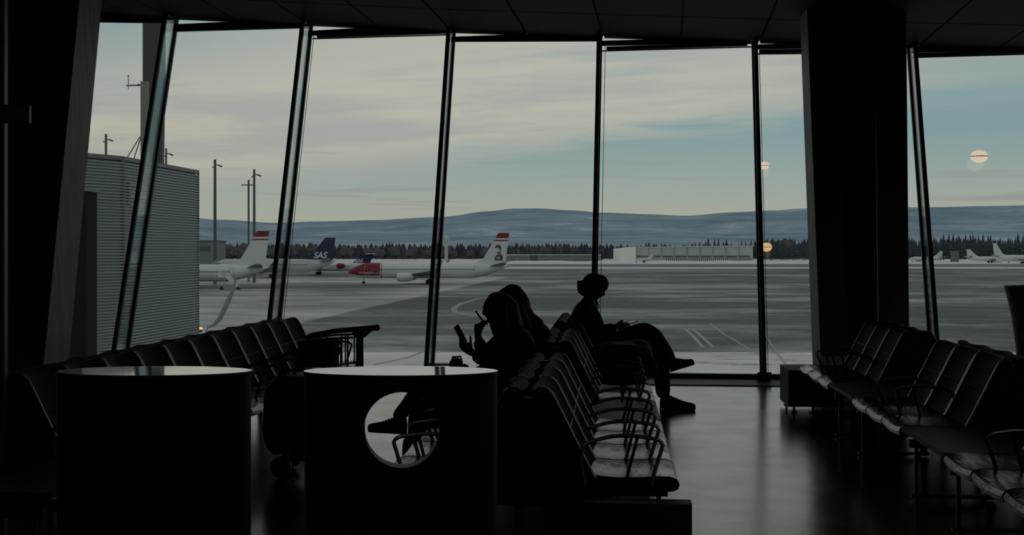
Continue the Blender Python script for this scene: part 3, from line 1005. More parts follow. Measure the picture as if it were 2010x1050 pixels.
# backpack standing on the floor beside the left facing seats
bpk = empty('backpack', W(838, 800, 8.9), 0, 'black backpack standing on the floor beside the bench, seen through the counter hole', 'bag')
bpk.location.z = 0.0
soft_box((0, 0, 0.29), (0.25, 0.30, 0.57), 6.3, 0.08, 6, 3).build('bag_body', M_fabric_dark, bpk, smooth=True)
soft_box((-0.11, -0.02, 0.20), (0.10, 0.22, 0.26), 2.6, 0.08, 4, 3).build('front_pocket', M_fabric_dark, bpk, smooth=True)
mb = MB(); mb.tube([(0.0, -0.03, 0.55), (0.0, -0.03, 0.60), (0.0, 0.05, 0.60), (0.0, 0.05, 0.55)], 0.010, 6); mb.build('grab_loop', M_black_metal, bpk, smooth=True)

# flared planter at the right edge
M_planter = mat('dark_planter', (0.13, 0.14, 0.135), 0.6, var=0.4, vscale=8)
pd_ = 13.2
pc = W(2042, 800, pd_)
plt = empty('planter', (pc.x, pd_, 0), 0, 'tall dark flared planter at the right edge by the window', 'planter')
rt = (2042 - 1975) / F * pd_
prof = [(rt * 0.55, 0.0), (rt * 0.58, 0.1), (rt * 0.68, 0.6), (rt * 0.80, 0.9), (rt * 0.95, 1.12), (rt, 1.165), (rt, 1.195), (rt * 0.93, 1.195), (rt * 0.88, 1.1), (rt * 0.5, 1.06)]
MB().lathe(prof, 32, (0, 0)).build('pot', M_planter, plt, smooth=True)
mb = MB(); mb.lathe([(rt * 0.86, 1.07), (rt * 0.5, 1.10), (0.01, 1.11)], 24); mb.build('soil', mat('soil', (0.02, 0.015, 0.01), 0.95), plt)

# glowing balls added to stand for lamp reflections in the glass
M_reflect = mat('lamp_reflection_glow', (0.8, 0.7, 0.5), 0.3, emit=(1.0, 0.66, 0.32), es=0.6)
M_reflect_hi = mat('lamp_reflection_bright', (0.8, 0.75, 0.65), 0.3, emit=(1.0, 0.84, 0.62), es=0.62)
def reflection_ball(px, py, rpx, off, mt, label, sq=0.85):
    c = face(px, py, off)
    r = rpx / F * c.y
    root = empty('lamp_reflection', c, 0, label, 'lamp', 'round warm lamps by the glass')
    MB().ball((0, 0, 0), (r, r, r * sq), 16, 10).build('reflection_ball', mt, root, smooth=True)
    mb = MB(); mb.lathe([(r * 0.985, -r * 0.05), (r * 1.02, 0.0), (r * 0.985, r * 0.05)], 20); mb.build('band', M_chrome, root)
    # added bracket holding the ball off the glass
    mb = MB(); mb.tube([(0, 0, 0), tuple(NRM * off)], 0.004, 5); mb.build('bracket', M_black_metal, root)
reflection_ball(1501, 325, 9.5, 0.12, M_reflect_hi, 'upper small warm round lamp beside the mullion above the hangar')
reflection_ball(1505, 485, 10.5, 0.12, M_reflect, 'lower small orange round lamp beside the mullion at the treeline')
reflection_ball(1922, 307, 17, 0.12, M_reflect_hi, 'largest pale round lamp in the sky of the far right window', 0.72)


# ================================================================== OUTSIDE: apron, hills, treeline
ap = MB()
ap.hexa([(-4000, 19, APRON - 1), (4000, 19, APRON - 1), (4000, 4200, APRON - 1), (-4000, 4200, APRON - 1), (-4000, 19, APRON), (4000, 19, APRON), (4000, 4200, APRON), (-4000, 4200, APRON)])
tag(ap.build('ground', M_apron, None), 'snow dusted asphalt apron and runway outside the windows', 'apron', kind='structure')

def G(px, py):
    """point of the apron seen at a place of the photograph"""
    d = (HC - APRON) * F / (py - HY)
    return W(px, py, d)

M_line = mat('worn_paint_line', (0.36, 0.37, 0.36), 0.8)
M_yline = mat('worn_taxi_line', (0.33, 0.33, 0.30), 0.8)
M_snow = mat('packed_snow', (0.78, 0.80, 0.80), 0.9, 0, 0.1, var=0.12, vscale=0.5)
def ground_line(pts, wid, material, name='taxi_line', label=None, cat='marking', group=None):
    P = [G(*p) for p in pts]
    mb = MB(); L, R = [], []
    for i, p in enumerate(P):
        t = (P[min(i + 1, len(P) - 1)] - P[max(i - 1, 0)]); t.z = 0; t.normalize()
        n = Vector((-t.y, t.x, 0)) * wid / 2
        L.append(p + n); R.append(p - n)
    up = Vector((0, 0, 0.03))
    mb.loft([[l, r, r + up, l + up] for l, r in zip(L, R)])
    o = mb.build(name, material, None)
    return tag(o, label, cat, group)
arc = []
for k in range(13):
    u = k / 12
    arc.append((1075 - 185 * math.sin(u * PI) ** 0.75 if 0 < u < 1 else 1075, 577 + 45 * u))
ground_line([(1090, 574), (1000, 578), (940, 586), (905, 596), (890, 606), (893, 612), (915, 618), (960, 622)], 0.8, M_yline, label='curved pale taxiway line looping on the apron left of the two friends')
ground_line([(1394, 636), (1420, 655), (1474, 688)], 0.2, M_line, label='thin straight pale line on the apron beyond the crossed shoe')
ground_line([(1345, 646), (1362, 662), (1380, 682)], 0.32, M_line, 'snow_rut', 'left one of two parallel snowy wheel ruts on the apron', 'rut')
ground_line([(1360, 646), (1381, 664), (1400, 682)], 0.32, M_line, 'snow_rut', 'right one of two parallel snowy wheel ruts on the apron', 'rut')
ground_line([(1500, 655), (1530, 700), (1560, 735)], 0.14, M_line, label='pale line running toward the window beside the brown column')
ground_line([(735, 716), (800, 702), (832, 690)], 0.3, M_line, label='faint line across the snowy strip left of the fourth mullion')

# hills along the horizon, two ranges of real depth
def hills(name, d0, d1, prof, amp, seed, label):
    mb = MB(); rows = 26; nx = 230
    x0, x1 = -300, 2350
    def prof_y(px):
        for (a, ya), (b, yb) in zip(prof, prof[1:]):
            if px <= b:
                u = (px - a) / (b - a); u = u * u * (3 - 2 * u)
                return ya + (yb - ya) * u
        return prof[-1][1]
    vs = []
    for j in range(rows):
        v = j / (rows - 1)
        d = d0 + (d1 - d0) * v
        for i in range(nx):
            px = x0 + (x1 - x0) * i / (nx - 1)
            X = (px - CX) / F * d1 * (0.62 + 0.38 * v)
            crest = (HY - prof_y(px)) / F * d1 + HC
            shape = math.sin(v * PI / 2) ** 1.15
            n = mnoise.fractal(Vector((X / 900 + seed, d / 700, seed)), 0.9, 2.0, 5)
            z = APRON + (crest - APRON) * shape * (1 + 0.16 * n * (1 - v))
            if v == 1: z += amp * mnoise.fractal(Vector((X / 160, seed, 0)), 0.8, 2.0, 4)
            vs.append((X, d, z))
    fs = [(j * nx + i, j * nx + i + 1, (j + 1) * nx + i + 1, (j + 1) * nx + i) for j in range(rows - 1) for i in range(nx - 1)]
    mb.add(vs, fs)
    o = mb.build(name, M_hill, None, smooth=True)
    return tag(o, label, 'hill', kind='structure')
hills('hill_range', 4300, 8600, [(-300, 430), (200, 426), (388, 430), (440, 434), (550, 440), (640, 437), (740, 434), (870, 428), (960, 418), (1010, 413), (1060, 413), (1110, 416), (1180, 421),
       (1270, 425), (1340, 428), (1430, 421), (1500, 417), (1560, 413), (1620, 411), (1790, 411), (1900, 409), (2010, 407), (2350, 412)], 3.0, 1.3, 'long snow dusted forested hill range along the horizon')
hills('hill_range', 2500, 4300, [(-300, 462), (300, 466), (430, 470), (600, 463), (800, 468), (950, 463), (1100, 467), (1300, 462), (1450, 466), (1600, 460), (1800, 462), (1950, 456), (2100, 458), (2350, 462)], 2.0, 5.7, 'lower wooded foothills between the treeline and the long hill range')

M_conifer = mat('dark_conifer', (0.058, 0.072, 0.078), 0.95, 0, 0.1, var=0.35, vscale=0.4)
M_bare = mat('bare_brown_tree', (0.115, 0.105, 0.112), 0.95, 0, 0.1, var=0.3, vscale=0.4)
M_trunk = mat('tree_trunk', (0.04, 0.035, 0.03), 0.9)
def conifer_mesh(seed):
    r = random.Random(seed); mb = MB(); H = 14.0
    for k in range(6):
        z = 1.5 + k * 2.0; rad = (1 - (z - 1) / 13.5) * 2.5 * r.uniform(0.85, 1.15)
        n = 7
        ring = [(rad * r.uniform(0.75, 1.15) * math.cos(2 * PI * i / n), rad * r.uniform(0.75, 1.15) * math.sin(2 * PI * i / n), z - r.uniform(0, 0.5)) for i in range(n)]
        apex = (0, 0, min(H, z + 3.6))
        mb.add(ring + [apex], [(i, (i + 1) % n, n) for i in range(n)] + [tuple(reversed(range(n)))])
    return mesh_of('conifer_crown', mb, M_conifer)
def broad_mesh(seed):
    r = random.Random(seed); mb = MB()
    for k in range(7):
        c = Vector((r.uniform(-1.8, 1.8), r.uniform(-1.8, 1.8), r.uniform(4.5, 9.0)))
        q = r.uniform(1.3, 2.2)
        mb.ball(c, (q, q, q * r.uniform(1.0, 1.5)), 7, 5)
    mb.tube([(0, 0, 3), (0.3, 0, 6), (-0.2, 0.2, 11.2)], [0.3, 0.2, 0.05], 5)
    return mesh_of('bare_crown', mb, M_bare)
CON = [conifer_mesh(i) for i in range(5)]
BRD = [broad_mesh(i) for i in range(4)]
mb = MB(); mb.lathe([(0.28, -0.3), (0.22, 3.0)], 6); TRUNK = mesh_of('trunk', mb, M_trunk)
rt_ = random.Random(11)
n_con = n_brd = 0
def tree(px, d, kind, top_py=None, hgt=None):
    global n_con, n_brd
    p = W(px, 490, d); p.z = APRON
    h = hgt if hgt else (HY - top_py) / F * d + HC - APRON
    me = rt_.choice(CON if kind == 'c' else BRD)
    k = h / (14.0 if kind == 'c' else 11.2)
    zone = ('beyond the parked airliners' if px < 1190 else 'rising behind the long pale hangar' if px < 1484 else 'between the hangar and the broad brown column' if px < 1700 else 'behind the distant jets at the far right')
    lab = ('dark conifer in the treeline ' if kind == 'c' else 'bare brownish tree in the treeline ') + zone
    o = inst('conifer' if kind == 'c' else 'bare_tree', None, None, p, rt_.uniform(0, 6))
    o = o
    wd = k * rt_.uniform(0.95, 1.25)
    o.scale = (wd, wd, k)
    tag(o, lab, 'tree', ('conifers ' if kind == 'c' else 'bare trees ') + zone)
    inst('crown', me, o); inst('trunk', TRUNK, o)
# left part: bare wood with a few conifers; right part: mostly conifers
for i in range(62):
    px = 392 + (1190 - 392) * (i + rt_.uniform(-0.4, 0.4)) / 62
    tree(px, 1105 + 32 * (i % 3) + rt_.uniform(-3, 3), 'b' if rt_.random() < 0.7 else 'c', top_py=rt_.uniform(481, 490) + (-5 if px < 640 else 0))
for i in range(24):
    tree(990 + 200 * (i + rt_.uniform(-0.3, 0.3)) / 24, 1062 + 22 * (i % 2) + rt_.uniform(-2, 2), 'c', top_py=rt_.uniform(476, 490))
for i in range(34):
    px = 1180 + 300 * (i + rt_.uniform(-0.4, 0.4)) / 34
    top = 484
    if 1262 < px < 1320: top = rt_.uniform(472, 481)
    elif 1348 < px < 1375: top = rt_.uniform(472, 479)
    elif 1375 < px < 1442: top = rt_.uniform(466, 478)
    elif 1455 < px < 1480: top = rt_.uniform(468, 476)
    elif px < 1216: top = rt_.uniform(480, 488)
    tree(px, 1105 + 32 * (i % 3) + rt_.uniform(-3, 3), 'c', top_py=top)
for i in range(30):
    tree(1490 + 110 * (i + rt_.uniform(-0.2, 0.2)) / 30, 1050 + 27 * (i % 6) + rt_.uniform(-2, 2), 'c' if rt_.random() < 0.85 else 'b', top_py=rt_.uniform(464, 481))
for i in range(62):
    tree(1770 + 300 * (i + rt_.uniform(-0.2, 0.2)) / 62, 1050 + 30 * (i % 5) + rt_.uniform(-2, 2), 'c', top_py=rt_.uniform(457, 472))
# the closed body of the wood behind the front trees
mb = MB(); r = random.Random(5)
for i in range(420):
    px = 330 + 1800 * i / 420 + r.uniform(-3, 3)
    d = r.uniform(1215, 1300)
    p = W(px, 490, d)
    h = (15.5 if px < 1200 else 14.5 if px < 1480 else 19.0) * r.uniform(0.75, 1.0)
    n = 6; rad = r.uniform(2.2, 3.4)
    mb.add([(p.x + rad * math.cos(2 * PI * k / n), p.y + rad * math.sin(2 * PI * k / n), APRON - 0.3) for k in range(n)] + [(p.x + rad * 0.8 * math.cos(2 * PI * k / n), p.y + rad * 0.8 * math.sin(2 * PI * k / n), APRON + h * 0.6) for k in range(n)] + [(p.x, p.y, APRON + h)],
           [(k, (k + 1) % n, n + (k + 1) % n, n + k) for k in range(n)] + [(n + k, n + (k + 1) % n, 2 * n) for k in range(n)])
tag(mb.build('forest', mat('forest_body', (0.060, 0.064, 0.068), 0.95, 0, 0.1, var=0.4, vscale=0.2), None), 'dense dark wood filling the back of the treeline', 'forest', kind='stuff')

# snow banks along the far side of the runway
for nm, lab, pts, d, hh in (('snow_bank', 'long low snow bank in front of the hangar across the runway', (1000, 1600), 905, 1.0), ('snow_bank', 'low snow bank under the distant jets at the far right', (1770, 2080), 985, 1.0)):
    a, b = W(pts[0], 490, d), W(pts[1], 490, d)
    mb = MB(); rings = []
    r = random.Random(3)
    for k in range(25):
        x = a.x + (b.x - a.x) * k / 24
        h = hh * r.uniform(0.6, 1.3)
        rings.append([(x, d - 5, APRON), (x, d - 2, APRON + h * 0.8), (x, d + 1, APRON + h), (x, d + 6, APRON)])
    mb.loft(rings)
    tag(mb.build(nm, M_snow, None, smooth=True), lab, 'snow bank')
# dark runway strip between two snow bands
mb = MB(); d0, d1 = 700, 770
mb.hexa([(-900, d0, APRON - 0.2), (900, d0, APRON - 0.2), (900, d1, APRON - 0.2), (-900, d1, APRON - 0.2), (-900, d0, APRON + 0.02), (900, d0, APRON + 0.02), (900, d1, APRON + 0.02), (-900, d1, APRON + 0.02)])
tag(mb.build('runway', mat('runway_asphalt', (0.20, 0.21, 0.215), 0.9, 0, 0.1, var=0.25, vscale=0.05), None), 'dark far runway strip between two bands of snow', 'runway', kind='structure')


# ------------------------------------------------------------------ stair tower with corrugated cladding
M_clad = mat('corrugated_metal', (0.245, 0.275, 0.280), 0.42, 0.25, 0.4)
M_clad_dark = mat('tower_trim', (0.09, 0.095, 0.10), 0.5, 0.2)
TS = 1.55
A = W(240, 490, 25.0 * TS); B = W(388, 490, 29.4 * TS); Cc = W(120, 490, 23.6 * TS)
zt = W(240, 308, 25.0 * TS).z
tw = empty('stair_tower', (A.x, A.y, APRON), 0, 'grey corrugated metal stair tower standing outside behind the left mullion', 'building')
u1 = (B - A).normalized(); u1.z = 0
perp = Vector((-1.0, 0.1, 0))
D1 = B + Vector((-6.5 * TS, 0.3, 0))
core = []
ins = 0.04
foot = [A, B, D1, Cc]
cen = sum(foot, Vector()) / 4
inner = [Vector((cen.x + (p.x - cen.x) * 0.985, cen.y + (p.y - cen.y) * 0.985, 0)) for p in foot]
mb = MB(); mb.hexa([Vector((p.x, p.y, APRON)) for p in inner] + [Vector((p.x, p.y, zt - 0.05)) for p in inner])
mb.build('core', M_clad_dark, tw, world=True)
def cladding(P, Q, name):
    mb = MB(); pitch = 0.056 * TS
    n = int((zt - 0.06 - APRON) / pitch)
    t = (Q - P); t.z = 0; t.normalize(); nn = Vector((t.y, -t.x, 0))
    if (nn.dot(Vector((P.x, P.y, 0)))) > 0: nn = -nn
    vs, fs = [], []
    for k in range(n):
        z = APRON + k * pitch
        for zz, o in ((z, 0.0), (z + pitch * 0.12, 0.065), (z + pitch * 0.60, 0.065), (z + pitch * 0.72, 0.0)):
            for q in (P, Q):
                vs.append((q.x + nn.x * o, q.y + nn.y * o, zz))
    m_ = len(vs) // 2
    for k in range(m_ - 1): fs.append((2 * k, 2 * k + 1, 2 * k + 3, 2 * k + 2))
    mb.add(vs, fs)
    return mb.build(name, M_clad, tw, world=True, kind='stuff')
cladding(A, B, 'cladding'); cladding(Cc, A, 'cladding')
mb = MB(); mb.box((A.x, A.y, (zt + APRON) / 2), (0.10, 0.10, zt - APRON)); mb.build('corner_trim', M_clad_dark, tw, world=True)
mb = MB(); mb.box((B.x + 0.01, B.y, (zt + APRON) / 2), (0.07, 0.07, zt - APRON)); mb.build('corner_trim', M_clad_dark, tw, world=True)
M_cap = mat('roof_cap', (0.15, 0.155, 0.155), 0.5, 0.3)
cap = [Vector((cen.x + (p.x - cen.x) * 1.012, cen.y + (p.y - cen.y) * 1.012, 0)) for p in foot]
mb = MB(); mb.hexa([Vector((p.x, p.y, zt - 0.10)) for p in cap] + [Vector((p.x, p.y, zt + 0.02)) for p in cap]); mb.build('roof_cap', M_cap, tw, world=True)
for u_, r_ in ((0.06, 0), (0.955, 0)): pass
# louvred vent beside the corner
va = A.lerp(B, 0.055); vb = A.lerp(B, 0.26)
nn = Vector((u1.y, -u1.x, 0)); nn = nn if nn.dot(A) < 0 else -nn
z1_, z0_ = W(250, 357, 25.2 * TS).z, W(250, 403, 25.2 * TS).z
mb = MB(); mb.hexa([va, vb, vb + nn * 0.06, va + nn * 0.06] and [Vector((p.x, p.y, z0_)) for p in (va, vb, vb + nn * 0.05, va + nn * 0.05)] + [Vector((p.x, p.y, z1_)) for p in (va, vb, vb + nn * 0.05, va + nn * 0.05)])
vf = mb.build('vent', M_clad_dark, tw, world=True)
for k in range(6):
    z = z0_ + (z1_ - z0_) * (k + 0.5) / 6
    mb = MB(); q0, q1 = va.lerp(vb, 0.08), va.lerp(vb, 0.92)
    mb.hexa([Vector((p.x, p.y, z - 0.025)) for p in (q0, q1, q1 + nn * 0.075, q0 + nn * 0.075)] + [Vector((p.x, p.y, z + 0.01)) for p in (q0, q1, q1 + nn * 0.06, q0 + nn * 0.06)])
    mb.build('slat', M_clad, vf, world=True)
# dark annex in front of the tower, at its foot
ax = W(205, 490, 36.0)
an = empty('annex', (ax.x - 1.0, 34.6, APRON), 0, 'dark box-shaped annex standing close against the left side of the stair tower', 'building')
AD = 34.2
xr = W(196, 490, AD).x; xl = xr - 3.6
za = W(180, 375, AD).z
mb = MB(); mb.box(((xl + xr) / 2 - 0.2, AD + 0.45, (za + APRON) / 2), (xr - xl - 0.3, 0.9, za - APRON)); mb.build('wall', mat('annex_wall', (0.016, 0.017, 0.018), 0.8, 0, 0.05), an, world=True)
mb = MB(); mb.box(((xl + xr) / 2 - 0.2, AD + 0.45, za + 0.04), (xr - xl - 0.22, 0.98, 0.08)); mb.build('roof_cap', M_cap, an, world=True)

# roof mast with wind vane and stays
M_mast = mat('mast_grey', (0.115, 0.115, 0.118), 0.6, 0.2)
M_mast_dark = mat('mast_dark', (0.055, 0.057, 0.062), 0.6, 0.2)
md_ = 26.4 * TS
mp = empty('wind_mast', W(284, 303, md_), 0, 'roof mast with wind sensors and stays on top of the stair tower', 'mast')
mp.location.z = zt + 0.02
mb = MB(); mb.box(((W(277, 160, md_).x + W(291, 160, md_).x) / 2, md_, (W(0, 160, md_).z + zt) / 2), (14 / F * md_, 0.14, W(0, 160, md_).z - zt)); mb.build('pole', mat('mast_pale', (0.19, 0.19, 0.18), 0.5, 0.2), mp, world=True)
mb = MB(); mb.tube([W(277, 167, md_), W(248, 168, md_)], 0.022, 6); arm_ = mb.build('sensor_arm', M_mast, mp, world=True)
mb = MB(); mb.tube([W(252, 175, md_), W(252, 152, md_)], 0.012, 6); mb.ball(W(252, 149, md_), 0.03); mb.build('sensor', M_mast, arm_, world=True)
mb = MB(); mb.ball(W(272, 167, md_), (0.05, 0.04, 0.04)); mb.build('clamp', M_mast, arm_, world=True)
for (x0, y0, x1, y1) in ((247, 304, 275, 268), (262, 306, 277, 268)):
    mb = MB(); p = W(x0, y0, md_); p.z = zt + 0.06; mb.tube([p, W(x1, y1, md_)], 0.016, 6); mb.build('stay', M_mast, mp, world=True)
# broad dark pylon behind the tower
pyd = 85.0
py0 = W(303, 490, pyd)
pyl = empty('pylon', (py0.x, pyd, APRON), 0, 'broad dark grey pylon rising behind the stair tower and the first mullion', 'pylon')
mb = MB()
def pr(xa, xb, y): return [W(xa, y, pyd), W(xb, y, pyd), W(xb, y, pyd) + Vector((0, 0.8, 0)), W(xa, y, pyd) + Vector((0, 0.8, 0))]
zb = [Vector((p.x, p.y, APRON)) for p in pr(292, 316, 300)]
mb.loft([zb, pr(290, 316, 300), pr(280, 318, 160), pr(280, 320, -30)])
mb.build('shaft', M_mast_dark, pyl, world=True)
mb = MB(); q = W(300, -35, pyd); mb.box(q, (1.6, 1.2, 0.35)); mb.build('head', M_mast_dark, pyl, world=True)

def flood_mast(px, top, d, label, wpx=6, arm='r'):
    p = W(px, 490, d); p.z = APRON
    root = empty('floodlight_mast', p, 0, label, 'light mast', 'floodlight masts on the apron')
    zt_ = W(px, top, d).z
    r = wpx / 2 / F * d
    mb = MB(); mb.tube([p, Vector((p.x, p.y, zt_))], [r * 1.15, r * 0.8], 8); mb.build('pole', M_mast, root, world=True)
    k = d / F
    for dy in (9,):
        mb = MB(); mb.tube([Vector((p.x, d, zt_ - dy * k)), Vector((p.x + 9 * k, d, zt_ - (dy + 3) * k))], 1.0 * k, 5); mb.build('arm', M_mast, root, world=True)
    mb = MB(); mb.box((p.x + 10 * k, d, zt_ - 12.5 * k), (8 * k, 3 * k, 3 * k), Matrix.Rotation(0.35, 3, 'Y')); mb.build('floodlight', M_mast, root, world=True)
    mb = MB(); mb.box((p.x - 2 * k, d, zt_ - 15 * k), (7 * k, 2 * k, 2.2 * k)); mb.build('cross_arm', M_mast, root, world=True)
flood_mast(208, 263, 120, 'leftmost floodlight mast, its top showing above the stair tower roof', 6)
flood_mast(326, 291, 200, 'floodlight mast showing its top above the tower roof right of the first mullion', 5)
flood_mast(422, 313, 330, 'tall floodlight mast standing alone above the white tail plane', 6.5)
flood_mast(499, 332, 345, 'tall floodlight mast closest behind the red tipped white tail', 5.5)
# plain cross mast
root = empty('cross_mast', (W(488, 490, 350).x, 350, APRON), 0, 'thin mast with a crossbar just left of the taller floodlight mast', 'mast')
p = W(488, 353, 350)
mb = MB(); mb.tube([(p.x, 350, APRON), p], 0.27, 6); mb.build('pole', M_mast, root, world=True)
mb = MB(); mb.tube([W(474, 363, 350), W(497, 363, 350)], 0.14, 5); mb.build('crossbar', M_mast, root, world=True)

# ------------------------------------------------------------------ far buildings
M_hang = mat('hangar_panel', (0.47, 0.51, 0.48), 0.8, 0, 0.2, var=0.08, vscale=0.2)
M_cream = mat('hangar_cream', (0.92, 0.90, 0.78), 0.8)
M_dkwin = mat('dark_opening', (0.085, 0.095, 0.10), 0.6)
M_whit = mat('white_wall', (0.60, 0.62, 0.60), 0.8)
hd = 920.0
def HX(px): return W(px, 490, hd).x
def HZ(py): return W(0, py, hd).z
hg = empty('hangar', (HX(1350), hd, APRON), 0, 'long pale hangar with a cream end wall across the runway', 'building')
mb = MB(); mb.prism_axis([(HX(1246), APRON), (HX(1478), APRON), (HX(1478), HZ(483)), (HX(1246), HZ(486))], hd, hd + 60, 'y'); mb.build('wall', M_hang, hg, world=True)
mb = MB(); mb.prism_axis([(HX(1217), APRON), (HX(1247), APRON), (HX(1247), HZ(485)), (HX(1217), HZ(488))], hd - 4, hd + 60, 'y'); mb.build('end_wall', M_cream, hg, world=True)
mb = MB(); mb.prism_axis([(HX(1245), HZ(486.5)), (HX(1480), HZ(483.5)), (HX(1480), HZ(481.5)), (HX(1245), HZ(484.5))], hd - 1, hd + 62, 'y'); mb.build('roof', mat('hangar_roof', (0.56, 0.59, 0.56), 0.8), hg, world=True)
for k in range(9):
    xa, xb = HX(1250 + k * 25), HX(1250 + k * 25 + 22)
    mb = MB(); mb.box(((xa + xb) / 2, hd - 0.4, HZ(503.2)), (xb - xa, 0.8, 0.75)); mb.build('window_band', M_dkwin, hg, world=True)
for k in range(9):
    xa = HX(1248 + k * 25.3)
    mb = MB(); mb.box((xa, hd - 0.25, (HZ(484.5) + HZ(502)) / 2), (0.35, 0.5, HZ(485.5) - HZ(502))); mb.build('panel_joint', mat('hangar_joint', (0.27, 0.30, 0.29), 0.8), hg, world=True)
mb = MB(); mb.box(((HX(1308) + HX(1476)) / 2, hd - 0.35, HZ(510)), (HX(1476) - HX(1308), 0.7, HZ(506.5) - HZ(513.5))); mb.build('dark_strip', M_dkwin, hg, world=True)  # plain dark strip behind the pillars
for k in range(42):
    xa = HX(1310 + k * 4.0)
    mb = MB(); mb.box((xa, hd - 0.9, HZ(510)), (0.62, 0.5, HZ(506.5) - HZ(513.5))); mb.build('pillar', M_whit, hg, world=True)
mb = MB(); mb.box(((HX(1247) + HX(1478)) / 2, hd - 1.0, HZ(514.8)), (HX(1478) - HX(1247), 0.8, HZ(513.5) - APRON)); mb.build('plinth', M_whit, hg, world=True)

bd = 940.0
lb_ = empty('low_building', (W(1080, 490, bd).x, bd, APRON), 0, 'long low grey building behind the tail of the red nosed aircraft', 'building')
X = lambda px: W(px, 490, bd).x
Z = lambda py: W(0, py, bd).z
M_low = mat('low_grey_wall', (0.25, 0.265, 0.275), 0.8, var=0.15, vscale=0.1)
for k, (xa, xb, top) in enumerate(((992, 1040, 501), (1040, 1056, 503), (1056, 1105, 501.5), (1105, 1180, 500.5))):
    mb = MB(); mb.box(((X(xa) + X(xb)) / 2, bd + 8 + k * 0.2, (APRON + Z(top)) / 2), (X(xb) - X(xa), 16, Z(top) - APRON)); mb.build('wall', M_dkwin if k == 1 else M_low, lb_, world=True)
for k in range(8):
    xa = 996 + k * 22
    if 1034 < xa < 1056: continue
    mb = MB(); mb.box((X(xa + 8), bd - 0.3, Z(507)), (X(xa + 17) - X(xa), 0.5, 1.6)); mb.build('gate', mat('low_gate', (0.19, 0.2, 0.21), 0.7), lb_, world=True)
mb = MB(); mb.box(((X(992) + X(1180)) / 2, bd + 8, Z(500.2)), (X(1181) - X(991), 18, 0.5)); mb.build('roof', M_whit, lb_, world=True)

rd_ = 1000.0
p = W(876, 490, rd_)
rt2 = empty('radar_tower', (p.x, rd_, APRON), 0, 'small pale radar tower with a round dome left of centre above the trees', 'tower')
mb = MB(); mb.lathe([(1.3, APRON), (1.1, W(0, 474, rd_).z), (2.4, W(0, 473, rd_).z), (2.4, W(0, 470, rd_).z), (1.5, W(0, 469.5, rd_).z)], 12, (p.x, rd_)); mb.build('shaft', M_hang, rt2, world=True)
mb = MB(); mb.ball((p.x, rd_, W(0, 466.5, rd_).z), 1.7, 12, 8); mb.build('dome', M_whit, rt2, world=True, smooth=True)

bd2 = 420.0
tb_ = empty('terminal_block', (W(400, 490, bd2).x, bd2, APRON), 0, 'grey block building right beside the stair tower behind the parked white tail aircraft', 'building')
X2 = lambda px: W(px, 490, bd2).x
Z2 = lambda py: W(0, py, bd2).z
M_block = mat('block_grey', (0.20, 0.225, 0.25), 0.7, var=0.1, vscale=0.2)
mb = MB(); mb.box(((X2(340) + X2(416)) / 2, bd2 + 10, (Z2(474) + APRON) / 2), (X2(416) - X2(340), 20, Z2(474) - APRON)); mb.build('wall', M_block, tb_, world=True)
mb = MB(); mb.box(((X2(340) + X2(417)) / 2, bd2 + 10, Z2(473)), (X2(417.5) - X2(339), 20.6, 0.5)); mb.build('roof', mat('block_roof', (0.12, 0.13, 0.14), 0.7), tb_, world=True)
for k in range(3):
    mb = MB(); mb.box((X2(393 + 8 * k), bd2 - 0.1, Z2(488)), (0.9, 0.3, 1.5)); mb.build('window', M_dkwin, tb_, world=True)
hut_d = 930.0
hp = W(1874, 490, hut_d)
ht = empty('hut', (hp.x, hut_d, APRON), 0, 'small grey hut by the trees left of the distant jets', 'building')
mb = MB(); mb.box((hp.x, hut_d, APRON + 3.6), (4.6, 4, 7.2)); mb.build('wall', mat('hut_wall', (0.15, 0.16, 0.155), 0.8), ht, world=True)
mb = MB(); mb.box((hp.x, hut_d, APRON + 7.35), (5.2, 4.6, 0.3)); mb.build('roof', M_low, ht, world=True)


# ================================================================== AIRCRAFT
M_white = mat('aircraft_white', (0.66, 0.68, 0.69), 0.4, 0, 0.4)
M_red = mat('aircraft_red', (0.20, 0.012, 0.016), 0.4, 0, 0.4)
M_navy = mat('aircraft_navy', (0.018, 0.022, 0.075), 0.4, 0, 0.4)
M_wing = mat('aircraft_wing_grey', (0.33, 0.345, 0.36), 0.45, 0, 0.4)
M_agrey = mat('aircraft_light_grey', (0.50, 0.51, 0.53), 0.4, 0, 0.4)
M_tyre = mat('tyre', (0.02, 0.02, 0.02), 0.8)
M_pglass = mat('cabin_glass', (0.10, 0.12, 0.14), 0.3)
M_text = mat('white_lettering', (0.75, 0.74, 0.73), 0.6)
M_portrait = mat('portrait_ink', (0.07, 0.08, 0.10), 0.7)

def stations(L, R, zc, nose=1.0, tail=0.26):
    """(x, z centre, radius y, radius z) down the fuselage"""
    s = [(0, zc - 0.55 * R / 1.88, 0.04, 0.04), (0.25, zc - 0.52 * R / 1.88, 0.42, 0.40), (0.8, zc - 0.46 * R / 1.88, 0.80, 0.78), (1.6, zc - 0.36 * R / 1.88, 1.14, 1.15),
         (2.7, zc - 0.20 * R / 1.88, 1.46, 1.52), (4.0, zc - 0.07 * R / 1.88, 1.70, 1.78), (5.6, zc, 1.85, 1.90)]
    s = [(x * nose, z, a * R / 1.88, b * R / 1.88) for x, z, a, b in s]
    t0 = L * (1 - tail)
    n = 9
    for k in range(n):
        x = 5.6 * nose + (t0 - 5.6 * nose) * (k + 1) / n
        s.append((x, zc, R, R * 1.01))
    for k in range(1, 8):
        u = k / 7
        rz = R * (1 - u ** 1.6) * 0.97 + 0.14
        z = zc + (R - rz) * 0.72
        s.append((t0 + (L - t0) * u, z, R * (1 - u ** 1.7) * 0.97 + 0.10, rz))
    return s

